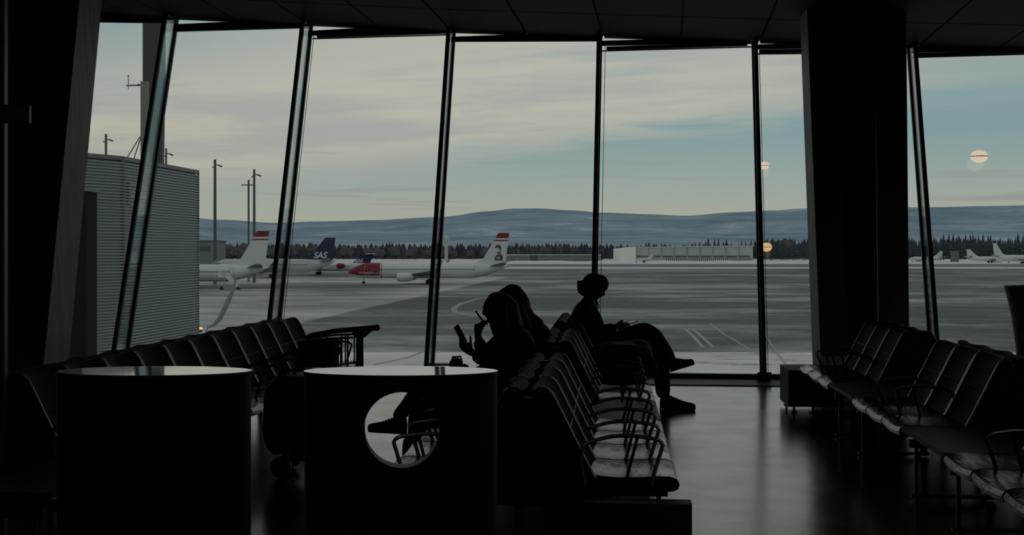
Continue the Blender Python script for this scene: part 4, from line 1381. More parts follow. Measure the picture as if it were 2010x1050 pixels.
def fus_at(st, x):
    for a, b in zip(st, st[1:]):
        if a[0] <= x <= b[0]:
            u = (x - a[0]) / (b[0] - a[0])
            return tuple(a[i] + (b[i] - a[i]) * u for i in range(1, 4))
    return st[-1][1:]

def airfoil_plate(root_le, root_c, tip_le, tip_c, th=0.12):
    """swept plate between two chords; points are (x, y, z) leading edges"""
    def ring(le, c, t):
        x, y, z = le
        return [(x, y, z), (x + c * 0.15, y, z + t * 0.8), (x + c * 0.45, y, z + t), (x + c, y, z), (x + c * 0.45, y, z - t * 0.6), (x + c * 0.15, y, z - t * 0.6)]
    return MB().loft([ring(root_le, root_c, root_c * th / 2), ring(tip_le, tip_c, tip_c * th / 2)])

def aircraft(label, loc, rz, L=39.5, R=1.88, zc=3.28, span=17.2, H=12.5, nose_mat=None, nose_len=8.0, fin_mat=None, fin_tip=None, body=None, t_tail=False, engines='wing',
             winglet=2.4, winglet_mat=None, eng_mat=None, stair=False, windows=True, name='airliner', fin_c=(5.7, 2.7), group='airliners on the apron'):
    body = body or M_white
    root = empty(name, loc, rz, label, 'airplane', group)
    st = stations(L, R, zc)
    n = 28
    def ring(s, a0=0.0, a1=2 * PI, m=n, k=1.0):
        return [(s[0], s[2] * k * math.sin(a0 + (a1 - a0) * i / m), s[1] + s[3] * k * math.cos(a0 + (a1 - a0) * i / m)) for i in range(m)]
    mb = MB(); mb.loft([ring(s) for s in st]); fus = mb.build('fuselage', body, root, smooth=True)
    if nose_mat:
        sub = [s for s in st if s[0] < nose_len] + [(nose_len,) + fus_at(st, nose_len)]
        mb = MB()
        def open_ring(s):
            a0, a1 = -2.22, 2.22
            if s[0] < 2.0: a0, a1 = -2.05, 2.05
            return [(s[0] - 0.012, (s[2] * 1.012 + 0.01) * math.sin(a0 + (a1 - a0) * i / n), s[1] + (s[3] * 1.012 + 0.01) * math.cos(a0 + (a1 - a0) * i / n)) for i in range(n + 1)]
        mb.loft([open_ring(s) for s in sub], cap=False, closed=False)
        ns = mb.build('nose_section', nose_mat, root, smooth=True)
        mb = MB(); s = (nose_len + 0.25,) + fus_at(st, nose_len); s2 = (nose_len + 0.42,) + fus_at(st, nose_len)
        mb.loft([ring(s, k=1.012), ring(s2, k=1.012)], cap=False); mb.build('stripe', nose_mat, ns, smooth=True)
    # cockpit glazing
    mb = MB()
    for sgn in (-1, 1):
        for xa, xb in ((1.55, 2.1), (2.2, 2.8), (2.9, 3.4)):
            q = []
            for x, dz_ in ((xa, 0.50), (xb, 0.50), (xb, 0.86), (xa, 0.80 if xa > 1.6 else 0.66)):
                c, ry, r_z = fus_at(st, x)
                dzz = min(dz_ * R / 1.88 * r_z / 1.3, r_z * 0.85)
                q.append((x, sgn * (ry * math.sqrt(max(0, 1 - (dzz / r_z) ** 2)) * 1.01 + 0.02), c + dzz))
            mb.add(q, [(0, 1, 2, 3)])
    mb.build('cockpit_window', M_pglass, root, kind='stuff')
    if windows:
        mb = MB(); x = 6.0
        while x < L * 0.79:
            c, ry, r_z = fus_at(st, x)
            dzz = 0.28
            yy = ry * math.sqrt(1 - (dzz / r_z) ** 2) + 0.02
            for sgn in (-1, 1):
                mb.box((x, sgn * yy, c + dzz), (0.26, 0.05, 0.36))
            x += 0.52
        mb.build('cabin_windows', M_pglass, root, kind='stuff')
        for x in (4.6, L * 0.80):
            c, ry, r_z = fus_at(st, x)
            for sgn in (-1, 1):
                mb = MB()
                zz = c + 0.15; yy = ry * 0.995
                fr = 0.04
                for bx, bz, sx, sz in ((x - 0.42, zz, 0.05, 1.8), (x + 0.42, zz, 0.05, 1.8), (x, zz + 0.9, 0.88, 0.05), (x, zz - 0.9, 0.88, 0.05)):
                    mb.box((bx, sgn * yy, bz), (sx, 0.08, sz))
                mb.build('door_outline', M_agrey if not (nose_mat and x < nose_len) else M_text, root)
    # fin
    zr = zc + R * 0.86
    cr, ct = fin_c
    xte = L * 0.97
    th_ = 0.20
    fin_poly_lo = [(xte - cr - 4.2, zr + 0.12), (xte - cr, zr + 0.75), (xte - cr * 0.86, zr + 1.5)]
    tipx = L - ct * 0.98
    poly = [(xte - cr - 2.6, zr - 0.05), (xte - cr - 0.8, zr + 0.55), (xte - cr * 0.92, zr + 1.15), (tipx, H), (tipx + ct, H), (xte + 0.25, zr - 0.1)]
    if t_tail: poly = [(xte - cr - 1.0, zr - 0.2), (xte - cr * 0.9, zr + 0.5), (tipx, H), (tipx + ct, H), (xte, zr - 0.3)]
    def fin_piece(pl, nm, m, t):
        mb = MB(); mb.prism_axis(pl, -t, t, 'y'); return mb.build(nm, m, root)
    fin = fin_piece(poly, 'tail_fin', fin_mat or body, th_)
    if fin_tip:
        le0, te0 = (tipx, H), (tipx + ct, H)
        le1 = poly[2]; te1 = poly[-1]
        u = 1.25 / (H - le1[1]); v = 1.25 / (H - te1[1])
        pl = [(le0[0] + (le1[0] - le0[0]) * u, le0[1] + (le1[1] - le0[1]) * u), le0, te0, (te0[0] + (te1[0] - te0[0]) * v, te0[1] + (te1[1] - te0[1]) * v)]
        pl[1] = (pl[1][0], pl[1][1] + 0.03); pl[2] = (pl[2][0], pl[2][1] + 0.03)
        fin_piece(pl, 'fin_tip', fin_tip, th_ + 0.03)
        dd = 0.35
        le = pl[0]; te = pl[3]
        sh = lambda p, k: (p[0] + (le1[0] - le0[0]) / (le0[1] - le1[1]) * k, p[1] - k) if p is le else (p[0] + (te1[0] - te0[0]) / (te0[1] - te1[1]) * k, p[1] - k)
        fin_piece([sh(le, 0.75), sh(le, 0.45), sh(te, 0.45), sh(te, 0.75)], 'fin_stripe', fin_tip, th_ + 0.03)
    # stabilisers
    for sgn in (-1, 1):
        if t_tail:
            airfoil_plate((tipx - 0.2, sgn * 0.1, H - 0.08), ct + 0.4, (tipx + 2.0, sgn * 4.2, H + 0.05), 1.1, 0.16).build('stabiliser', M_agrey, root)
        else:
            airfoil_plate((L * 0.875, sgn * 0.55, zc + R * 0.62), 3.7, (L * 0.955, sgn * 7.0, zc + R * 0.62 + 0.85), 1.25, 0.11).build('stabiliser', M_wing, root)
    # wings
    xr_ = L * 0.345
    for sgn in (-1, 1):
        z0 = zc - R * 0.62
        airfoil_plate((xr_, sgn * R * 0.55, z0), L * 0.195, (xr_ + span * 0.47, sgn * span, z0 + span * 0.085), 1.5, 0.13).build('wing', M_wing, root)
        if winglet:
            tx = xr_ + span * 0.47; tz = z0 + span * 0.085
            mb = MB()
            pts = [(tx + 0.1, tz), (tx + 1.6, tz), (tx + 2.6, tz + winglet), (tx + 2.1, tz + winglet)]
            vs = [(x, sgn * (span - 0.02 + (z - tz) * 0.14), z) for x, z in pts] + [(x, sgn * (span + 0.10 + (z - tz) * 0.14), z) for x, z in pts]
            mb.hexa(vs); mb.build('winglet', winglet_mat or M_white, root)
        if engines == 'wing':
            ex, ey, ez = L * 0.315, sgn * 4.85, zc - R * 0.80
            rr = [(0, 0.86), (0.12, 1.0), (0.6, 1.10), (2.0, 1.12), (3.2, 0.98), (3.9, 0.80)]
            mb = MB(); mb.loft([[(ex + x, ey + q * math.cos(2 * PI * k / 18), ez + q * math.sin(2 * PI * k / 18)) for k in range(18)] for x, q in rr])
            eo = mb.build('engine', eng_mat or M_white, root, smooth=True)
            mb = MB(); mb.loft([[(ex + x, ey + q * math.cos(2 * PI * k / 14), ez + q * math.sin(2 * PI * k / 14)) for k in range(14)] for x, q in ((3.6, 0.6), (4.4, 0.5), (5.0, 0.3))]); mb.build('exhaust_cone', M_wing, eo, smooth=True)
            mb = MB(); mb.loft([[(ex - 0.02, ey + 0.82 * math.cos(2 * PI * k / 18), ez + 0.82 * math.sin(2 * PI * k / 18)) for k in range(18)], [(ex + 0.02, ey + 0.82 * math.cos(2 * PI * k / 18), ez + 0.82 * math.sin(2 * PI * k / 18)) for k in range(18)]]); mb.build('intake', M_tyre, eo)
            mb = MB(); mb.hexa([(ex + 1.0, ey - 0.15, ez + 0.9), (ex + 4.6, ey - 0.15, ez + 0.7), (ex + 4.6, ey + 0.15, ez + 0.7), (ex + 1.0, ey + 0.15, ez + 0.9), (ex + 2.2, ey - 0.15, z0 + 0.42), (ex + 5.5, ey - 0.15, z0 + 0.42), (ex + 5.5, ey + 0.15, z0 + 0.42), (ex + 2.2, ey + 0.15, z0 + 0.42)]); mb.build('pylon', M_wing, eo)
        else:
            ex, ey, ez = L * 0.675, sgn * (R + 0.75), zc + 0.35
            rr = [(0, 0.62), (0.12, 0.78), (0.9, 0.88), (1.8, 0.80), (2.6, 0.5)]
            mb = MB(); mb.loft([[(ex + x, ey + q * math.cos(2 * PI * k / 16), ez + q * math.sin(2 * PI * k / 16)) for k in range(16)] for x, q in rr]); mb.build('engine', eng_mat or M_white, root, smooth=True)
    # landing gear
    for gx, gy, big in ((L * 0.50, -2.86, 1), (L * 0.50, 2.86, 1), (L * 0.098, 0, 0)):
        q = 0.56 if big else 0.36
        mb = MB(); mb.tube([(gx, gy, q), (gx, gy, zc - R * 0.6)], 0.14, 7); go = mb.build('landing_gear', M_agrey, root)
        for dy_ in (-0.32, 0.32):
            mb = MB()
            mb.loft([[(gx + r * math.cos(2 * PI * k / 14), gy + dy_ + y, q + r * math.sin(2 * PI * k / 14)) for k in range(14)] for y, r in ((-0.16, q * 0.8), (-0.11, q), (0.11, q), (0.16, q * 0.8))])
            mb.build('wheel', M_tyre, go, smooth=True)
    return root, st

def fuselage_text(root, st, txt, x0, zbase, size, m, side=-1, name='lettering'):
    me = text_mesh(txt, size)
    for v in me.vertices:
        x = x0 + v.co.x; z = zbase + v.co.y
        c, ry, rz_ = fus_at(st, x)
        k = max(0.0, 1 - ((z - c) / rz_) ** 2)
        v.co = Vector((x, side * (ry * 1.012 * math.sqrt(k) + 0.05), z))
    me.materials.append(m)
    o = bpy.data.objects.new(name, me); link(o); o.parent = root
    return o

def flat_text(root, txt, x0, y, z0, size, m, shear=0.0, weight=0.0, name='lettering', xs=1.0):
    me = text_mesh(txt, size, shear, weight)
    for v in me.vertices: v.co = Vector((x0 + v.co.x * xs, y, z0 + v.co.y))
    me.materials.append(m)
    o = bpy.data.objects.new(name, me); link(o); o.parent = root
    return o

# 1: the red nosed airliner in the middle
D1_ = 331.0
jet, st = aircraft('white airliner with a red nose section and a dark portrait on its tail', (W(683, 490, D1_).x, D1_, APRON), 0, nose_mat=M_red, fin_tip=M_red, winglet_mat=M_wing)
fuselage_text(jet, st, 'norwegian.com', 2.75, 2.55, 0.95, M_text)
# tail portrait: a plain dark figure (hair, face, shoulders)
def mark(pts, nm='portrait', off=0.24, m=None):
    mb = MB(); mb.prism_axis(pts, -off, -off + 0.02, 'y'); return mb.build(nm, m or M_portrait, jet)
def blob(cx, cz, rx, rz_, n=14, a=0): return [(cx + rx * math.cos(2 * PI * k / n + a), cz + rz_ * math.sin(2 * PI * k / n + a)) for k in range(n)]
pm = mark([(36.0, 8.75), (36.15, 9.25), (36.6, 9.6), (37.2, 9.55), (37.55, 9.15), (37.6, 8.5), (37.35, 8.05), (37.1, 8.3), (37.05, 8.7), (36.7, 8.95), (36.3, 8.8)])
mark([(36.45, 7.75), (36.95, 7.85), (37.5, 7.95), (37.55, 7.6), (37.2, 7.4), (36.6, 7.45)])
mark([(35.9, 5.75), (35.95, 6.5), (36.3, 7.0), (36.9, 7.25), (37.6, 7.3), (37.95, 6.8), (37.95, 6.1), (37.8, 5.75)])
mark([(36.4, 6.2), (36.5, 6.55), (37.0, 6.7), (37.3, 6.4), (37.1, 6.1)], 'portrait_highlight', 0.26, M_agrey)

# 2: the white tailed airliner at the left, nose behind the stair tower
D2_ = 297.0
jet2, st2 = aircraft('white airliner at the left with a red fin tip, nose hidden by the stair tower', (W(176, 490, D2_).x, D2_, APRON), 0, nose_mat=M_red, fin_tip=M_red, winglet_mat=M_wing)
# 3: navy tail airliner
D3_ = 405.0
jet3, st3 = aircraft('pale grey airliner with a navy blue tail lettered in white', (W(412, 490, D3_).x, D3_, APRON), 0, L=37.6, R=1.98, zc=3.6, H=12.0, fin_mat=M_navy, body=M_agrey, fin_c=(7.0, 3.0), winglet=2.2, winglet_mat=M_navy, windows=True)
flat_text(jet3, 'SAS', 31.1, -0.24, 5.85, 2.65, M_text, shear=0.25, weight=0.05, xs=0.93)
# 4: small T-tail jet with red engines
D4_ = 452.0
jet4, st4 = aircraft('small white jet with a high T tail and red engine behind the red nosed airliner', (W(519, 490, D4_).x, D4_, APRON), 0, L=36.4, R=1.42, zc=2.7, H=6.95, span=12.4, t_tail=True, engines='tail', eng_mat=M_red, fin_mat=M_navy, winglet=1.4, winglet_mat=M_wing, fin_c=(5.8, 2.6))
flat_text(jet4, 'SAS', 30.3, -0.24, 4.2, 1.65, M_text, shear=0.25, weight=0.04)
# 5, 6, 7: distant jets at the far right, and a small aircraft before the hangar
D5_ = 860.0
aircraft('farther distant white jet at the far right, its fin slanting left', (W(1897, 490, D5_).x, D5_, APRON), PI, L=30, R=1.5, zc=2.6, span=13, H=8.6, windows=False, winglet=0, name='distant_jet', fin_c=(5.5, 2.4), fin_mat=M_white)[0].location.x = W(1897 + 30 / D5_ * F, 490, D5_).x
D6_ = 820.0
aircraft('nearest distant white jet at the far right, with a tall thin upright fin', (W(1950, 490, D6_).x, D6_, APRON), PI - 0.55, L=34, R=1.9, zc=3.3, span=15, H=12.3, windows=False, winglet=0, name='distant_jet', fin_c=(5.0, 2.0))[0].location = (W(1950 + 30 / D6_ * F, 490, D6_).x, D6_ - 14, APRON)
D7_ = 930.0
j7 = aircraft('low distant white jet beside the grey hut, partly behind the right hand mullion', (W(1784, 490, D7_).x, D7_, APRON), 0.25, L=26, R=1.3, zc=2.3, span=11, H=7.4, windows=False, winglet=0, name='distant_jet', fin_c=(4.4, 2.0))[0]
D8_ = 880.0
aircraft('small white aircraft parked in front of the hangar', (W(1246, 490, D8_).x, D8_, APRON), 0, L=12.0, R=0.9, zc=1.9, span=6.5, H=5.6, windows=False, winglet=0, engines='tail', name='light_aircraft', fin_c=(2.2, 1.0))

# passenger stairs at the tail door of the left airliner
SD = 283.0
sp = W(452, 490, SD)
ps = empty('boarding_stairs', (sp.x, SD, APRON), 0, 'white boarding stairs leading down from the rear door of the left airliner', 'stairs')
def SP(px, py, o=0.0): return W(px, py, SD) + Vector((0, o, 0))
for o in (-0.75, 0.75):
    mb = MB(); a, b = SP(444, 540, o), SP(468, 567, o)
    b.z = APRON + 0.25; a.z = APRON + 2.75
    mb.hexa([a + Vector((0, -0.05, -0.15)), b + Vector((0, -0.05, -0.15)), b + Vector((0, 0.05, -0.15)), a + Vector((0, 0.05, -0.15)), a + Vector((0, -0.05, 0.95)), b + Vector((0, -0.05, 0.95)), b + Vector((0, 0.05, 0.95)), a + Vector((0, 0.05, 0.95))]); mb.build('side_panel', M_white, ps, world=True)
for k in range(11):
    u = k / 10
    p = a.lerp(b, u); mb = MB(); mb.box((p.x, SD, p.z - 0.1), (0.32, 1.5, 0.06)); mb.build('tread', M_wing, ps, world=True)
mb = MB(); mb.box((a.x - 0.75, SD, a.z - 0.05), (1.5, 1.6, 0.12)); pf = mb.build('platform', M_white, ps, world=True)
mb = MB(); mb.box((a.x - 1.2, SD - 0.7, a.z + 0.55), (0.9, 0.08, 1.0)); mb.build('guard_panel', M_white, pf, world=True)
for dx_ in (-1.2, -0.3):
    for o in (-0.6, 0.6):
        mb = MB(); mb.tube([(a.x + dx_, SD + o, APRON + 0.3), (a.x + dx_, SD + o, a.z)], 0.06, 5); mb.build('leg', M_wing, ps, world=True)
mb = MB(); mb.box((a.x + 0.9, SD, APRON + 0.42), (4.6, 1.4, 0.22)); mb.build('chassis', M_wing, ps, world=True)
for dx_ in (-0.9, 2.6):
    for o in (-0.75, 0.75):
        mb = MB(); mb.loft([[(a.x + dx_ + r * math.cos(2 * PI * k / 12), SD + o + y, APRON + 0.33 + r * math.sin(2 * PI * k / 12)) for k in range(12)] for y, r in ((-0.1, 0.33), (0.1, 0.33))]); mb.build('wheel', M_tyre, ps, world=True)

# service vehicle with a raised curved boom and orange beacon near the terminal
VD = 105.0
vp = W(418, 490, VD)
sv = empty('service_vehicle', (vp.x, VD, APRON), 0, 'pale service vehicle with a raised curved boom and orange beacon beside the stair tower', 'vehicle')
def VP(px, py, o=0.0): return W(px, py, VD) + Vector((0, o, 0))
zroof = VP(0, 652).z
k_ = VD / F
prof = [(vp.x - 34 * k_, APRON + 0.5), (vp.x + 46 * k_, APRON + 0.5), (vp.x + 46 * k_, zroof - 0.75), (vp.x + 26 * k_, zroof - 0.6), (vp.x + 14 * k_, zroof), (vp.x - 30 * k_, zroof + 0.02), (vp.x - 34 * k_, zroof - 0.1)]
mb = MB(); mb.prism_axis(prof, VD - 0.95, VD + 0.95, 'y'); mb.build('body', mat('vehicle_white', (0.5, 0.52, 0.52), 0.4), sv, world=True, bevel=0.05)
mb = MB(); mb.box((vp.x - 8 * k_, VD - 0.96, zroof - 0.38), (1.2, 0.04, 0.45)); mb.build('window', M_pglass, sv, world=True)
for dx_ in (-24 * k_, 30 * k_):
    for o in (-0.8, 0.8):
        mb = MB(); mb.loft([[(vp.x + dx_ + r * math.cos(2 * PI * k / 14), VD + o + y, APRON + 0.36 + r * math.sin(2 * PI * k / 14)) for k in range(14)] for y, r in ((-0.12, 0.36), (0.12, 0.36))]); mb.build('wheel', M_tyre, sv, world=True)
mb = MB()
mb.tube([VP(404, 650), VP(408, 643), VP(420, 637), VP(431, 626), VP(438, 612), VP(448, 590), VP(457, 568), VP(463, 546)], [0.04, 0.06, 0.13, 0.19, 0.21, 0.20, 0.14, 0.05], 10)
mb.build('boom', mat('boom_grey', (0.21, 0.235, 0.25), 0.45, 0.2), sv, world=True, smooth=True)
mb = MB(); mb.ball(VP(394, 644.5), (0.17, 0.12, 0.10), 12, 8); bc = mb.build('beacon', mat('orange_beacon', (0.9, 0.4, 0.1), 0.3, emit=(1.0, 0.36, 0.10), es=1.4), sv, world=True, smooth=True)
mb = MB(); q = VP(394, 648); mb.lathe([(0.12, zroof - 0.02), (0.12, q.z + 0.03)], 10, (q.x, VD)); mb.build('beacon_base', M_tyre, bc, world=True)


# ================================================================== PEOPLE
M_skin = mat('skin', (0.30, 0.16, 0.11), 0.5, 0, 0.4)
M_hair = mat('dark_hair', (0.012, 0.008, 0.006), 0.5, 0, 0.3, var=0.4, vscale=30, stretch=(1, 1, 0.2))
M_coat_a = mat('dark_red_plaid_coat', (0.026, 0.010, 0.008), 0.8, 0, 0.2, var=0.7, vscale=11)
M_coat_b = mat('black_coat', (0.009, 0.008, 0.009), 0.8, 0, 0.2, var=0.3, vscale=11)
M_coat_c = mat('dark_jumper', (0.012, 0.010, 0.010), 0.85, 0, 0.15, var=0.3, vscale=11)
M_jeans = mat('dark_jeans', (0.008, 0.009, 0.013), 0.8, 0, 0.15, var=0.3, vscale=30)
M_shoe = mat('dark_shoe', (0.010, 0.008, 0.008), 0.55, 0, 0.3)
M_boot = mat('brown_boot', (0.035, 0.014, 0.008), 0.5, 0, 0.35)
M_sole = mat('shoe_sole', (0.015, 0.014, 0.013), 0.7)
M_phone = mat('phone_case', (0.02, 0.022, 0.026), 0.25, 0, 0.5)
M_screen = mat('phone_screen', (0.03, 0.035, 0.04), 0.08, 0, 0.5)

def skin_mesh(verts, edges, sub=2, root=0):
    """continuous tapering surface grown round a skeleton; verts = (x, y, z, rx, ry)"""
    me = bpy.data.meshes.new('skeleton')
    me.from_pydata([v[:3] for v in verts], edges, [])
    o = bpy.data.objects.new('skeleton', me); link(o)
    md = o.modifiers.new('skin', 'SKIN'); md.use_smooth_shade = True
    for k, v in enumerate(verts):
        q = me.skin_vertices[0].data[k]
        q.radius = (v[3], v[4] if len(v) > 4 else v[3])
        q.use_root = (k == root)
    sb = o.modifiers.new('sub', 'SUBSURF'); sb.levels = sub; sb.render_levels = sub
    bpy.context.view_layer.update()
    out = bpy.data.meshes.new_from_object(o.evaluated_get(bpy.context.evaluated_depsgraph_get()))
    bpy.data.objects.remove(o)
    return out

class Skel:
    def __init__(self): self.v = []; self.e = []
    def add(self, p, r, par=None, r2=None):
        self.v.append((p[0], p[1], p[2], r, r2 if r2 else r))
        k = len(self.v) - 1
        if par is not None: self.e.append((par, k))
        return k
    def chain(self, pts, par=None):
        for p, r in pts: par = self.add(p, r, par)
        return par

def mesh_to_mb(me, M=None):
    mb = MB()
    mb.add([(M @ v.co) if M is not None else v.co.copy() for v in me.vertices], [tuple(p.vertices) for p in me.polygons])
    return mb

def head_mb(M, k=1.0, female=True):
    """head with brow, eye hollows, nose, lips, chin and ears; local +X is the face direction, +Z up, origin at the head's centre"""
    bm = bmesh.new()
    bmesh.ops.create_icosphere(bm, subdivisions=5, radius=1.0)
    def g(p, c, s): return math.exp(-((p.y - c[0]) ** 2 + (p.z - c[1]) ** 2) / (2 * s * s))
    for v in bm.verts:
        p = v.co.copy()
        x, y, z = p.x * 0.094, p.y * 0.073, p.z * 0.112
        if p.z < -0.1:                                   # narrowing jaw
            u = (-0.1 - p.z) / 0.9
            y *= 1 - 0.30 * u
            x *= 1 - 0.10 * u if x > 0 else 1 - 0.42 * u
        if p.x > 0.25:
            f = min(1, (p.x - 0.25) / 0.35)
            q = Vector((0, p.y, p.z))
            x += f * (0.024 * g(q, (0, -0.20), 0.085) + 0.012 * g(q, (0, -0.03), 0.07)        # nose
                      + 0.007 * g(q, (0, 0.20), 0.20)                                         # brow
                      - 0.010 * (g(q, (0.34, 0.03), 0.13) + g(q, (-0.34, 0.03), 0.13))        # eye hollows
                      + 0.008 * g(q, (0, -0.45), 0.09) - 0.004 * g(q, (0, -0.53), 0.04)       # lips
                      + 0.012 * g(q, (0, -0.82), 0.16))                                       # chin
        v.co = Vector((x, y, z)) * k
    mb = MB(); bm.verts.ensure_lookup_table()
    mb.add([M @ v.co for v in bm.verts], [tuple(v.index for v in f.verts) for f in bm.faces]); bm.free()
    for s in (-1, 1):                                    # ears and eyeballs
        ear = MB(); ear.ball((-0.012 * k, s * 0.073 * k, -0.008 * k), (0.018 * k, 0.009 * k, 0.031 * k), 10, 8)
        mb.add([M @ p for p in ear.v], ear.f)
        eye = MB(); eye.ball((0.077 * k, s * 0.026 * k, 0.004 * k), 0.0115 * k, 10, 8)
        mb.add([M @ p for p in eye.v], eye.f)
    return mb

def hand_parts(sk, wrist, palm, fdir, side, curl, spread=0.0, sc_=1.0, par=None, thumb=None):
    """palm and five separate, unequal, bent fingers. fdir: pointing direction, side: towards the thumb, curl: direction the fingers bend to"""
    fdir, side, curl = fdir.normalized(), side.normalized(), curl.normalized()
    pl = wrist + fdir * 0.045 * sc_
    a = sk.add(wrist, 0.022 * sc_, par)
    b = sk.add(pl, 0.027 * sc_, a)
    return a, b

def finger_tubes(wrist, fdir, side, curl, bend, sc_=1.0, thumb_bend=0.5, thumb_out=0.9):
    """list of finger chains (points, radii) in world space"""
    fdir, side, curl = fdir.normalized(), side.normalized(), curl.normalized()
    out = []
    L = (0.070, 0.080, 0.074, 0.058)
    for i in range(4):
        o = side * (0.030 - 0.020 * i) * sc_
        p = wrist + fdir * (0.082 - 0.004 * abs(i - 1)) * sc_ + o
        d = (fdir + side * (0.12 - 0.08 * i)).normalized()
        pts = [(wrist + fdir * 0.05 * sc_ + o * 0.8, 0.0098 * sc_), (p, 0.0094 * sc_)]
        bb = bend[i] if isinstance(bend, (list, tuple)) else bend
        ang = 0
        for f_, r in ((0.45, 0.0086), (0.30, 0.0078), (0.25, 0.0066)):
            ang += bb
            dd = d * math.cos(ang) + curl * math.sin(ang)
            p = p + dd * L[i] * f_ * sc_
            pts.append((p, r * sc_))
        out.append(pts)
    p = wrist + fdir * 0.022 * sc_ + side * 0.022 * sc_
    d0 = (fdir * (1 - thumb_out * 0.5) + side * thumb_out).normalized()
    pts = [(wrist + fdir * 0.012 * sc_ + side * 0.010 * sc_, 0.012 * sc_), (p, 0.0125 * sc_)]
    ang = 0
    for l, r in ((0.036, 0.0112), (0.030, 0.0098), (0.024, 0.0082)):
        dd = (d0 * math.cos(ang) + (fdir * 0.5 + curl * 0.8).normalized() * math.sin(ang)).normalized()
        p = p + dd * l * sc_
        pts.append((p, r * sc_))
        ang += thumb_bend
    out.append(pts)
    return out

def hand_mb(wrist, elbow, fdir, side, curl, bend, sc_=1.0, **kw):
    """forearm end, palm and fingers as overlapping closed solids (merged by the body's remesh)"""
    mb = MB()
    fd, sd, cu = fdir.normalized(), side.normalized(), curl.normalized()
    rings = []
    for u, wd, th in ((-0.01, 0.024, 0.019), (0.02, 0.033, 0.018), (0.05, 0.040, 0.016), (0.078, 0.041, 0.014), (0.090, 0.036, 0.010)):
        c = wrist + fd * u * sc_
        rings.append([c + sd * wd * sc_ * math.cos(2 * PI * k / 14) + cu * th * sc_ * math.sin(2 * PI * k / 14) for k in range(14)])
    mb.loft(rings)
    for ch in finger_tubes(wrist, fd, sd, cu, bend, sc_, **kw):
        pts = [c for c, r in ch]; rr = [r for c, r in ch]
        tip = pts[-1] + (pts[-1] - pts[-2]).normalized() * rr[-1] * 0.8
        mb.tube(pts + [tip], rr + [rr[-1] * 0.5], 8)
    mb.tube([elbow, elbow.lerp(wrist, 0.5), wrist + fd * 0.01], [0.042 * sc_, 0.034 * sc_, 0.022 * sc_], 12)
    return mb

def fuse(mb, name, m, parent, voxel=0.006, smooth_it=3):
    """one continuous closed skin from overlapping solids"""
    o = mb.build(name, m, parent, world=True)
    md = o.modifiers.new('fuse', 'REMESH'); md.mode = 'VOXEL'; md.voxel_size = voxel; md.use_smooth_shade = True
    if smooth_it:
        s_ = o.modifiers.new('smooth', 'SMOOTH'); s_.factor = 0.5; s_.iterations = smooth_it
    bpy.context.view_layer.update()
    me = bpy.data.meshes.new_from_object(o.evaluated_get(bpy.context.evaluated_depsgraph_get()))
    o.modifiers.clear(); o.data = me
    if not me.materials: me.materials.append(m)
    me.shade_smooth()
    return o

def basis(xdir, up=Vector((0, 0, 1)), loc=Vector((0, 0, 0))):
    x = xdir.normalized(); y = up.cross(x).normalized(); z = x.cross(y)
    return Matrix.Translation(loc) @ Matrix((x, y, z)).transposed().to_4x4()

def shoe(parent, heel, toe, up, m, name='shoe', ankle=None, wid=0.046, hgt=0.075, top=None):
    """shoe lofted from heel to toe, with its own sole"""
    ax = (toe - heel); L = ax.length; ax.normalize()
    sd = ax.cross(up).normalized(); up = sd.cross(ax).normalized()
    mb = MB(); rings = []
    for u, wd, h in ((0.0, 0.5, 0.55), (0.03, 0.72, 0.95), (0.12, 0.80, 1.08), (0.27, 0.80, 1.08), (0.40, 0.86, 0.90), (0.58, 0.98, 0.68), (0.75, 1.0, 0.55), (0.9, 0.82, 0.46), (0.97, 0.55, 0.38), (1.0, 0.28, 0.26)):
        c = heel + ax * L * u
        ring = []
        for k in range(14):
            a = 2 * PI * k / 14
            x = math.cos(a) * wid * wd; y = (0.5 + 0.5 * math.sin(a)) * hgt * h
            ring.append(c + sd * x + up * (y + 0.012))
        rings.append(ring)
    mb.loft(rings)
    o = mb.build(name, m, parent, world=True, smooth=True)
    mb = MB(); rings = []
    for u, wd in ((0.0, 0.5), (0.05, 0.80), (0.25, 0.84), (0.45, 0.84), (0.7, 1.06), (0.9, 0.9), (0.985, 0.5)):
        c = heel + ax * L * u
        w_ = wid * wd * 1.04
        rings.append([c - sd * w_, c + sd * w_, c + sd * w_ + up * 0.022, c - sd * w_ + up * 0.022])
    mb.loft(rings)
    mb.build('sole', M_sole, o, world=True)
    mb = MB()
    for k in range(4):
        c = heel + ax * L * (0.42 + 0.07 * k) + up * (hgt * (0.86 - 0.08 * k) + 0.012)
        mb.tube([c - sd * 0.022, c + up * 0.006, c + sd * 0.022], 0.003, 5)
    mb.build('laces', M_sole, o, world=True, kind='stuff')
    return o

def garment(name, sk, m, parent, root=0, wob=0.0, seed=0.0):
    me = skin_mesh(sk.v, sk.e, 2, root)
    if wob:
        me.update()
        nr = [v.normal.copy() for v in me.vertices]
        for v, n in zip(me.vertices, nr):
            v.co += n * wob * mnoise.noise(Vector((v.co.x * 9 + seed, v.co.y * 9, v.co.z * 11)))
    mb = mesh_to_mb(me)
    return mb.build(name, m, parent, world=True, smooth=True)

# ------------------------------------------------------------------ traveller with crossed legs, facing right
WD = 13.0
def P(px, py, o=0.0): return W(px, py, WD) + Vector((0, o, 0))
wm_ = empty('person', (P(1165, 700).x, WD, 0), 0, 'person sitting alone at the bench end, legs crossed, looking down at the lap', 'person', 'travellers on the centre bench')
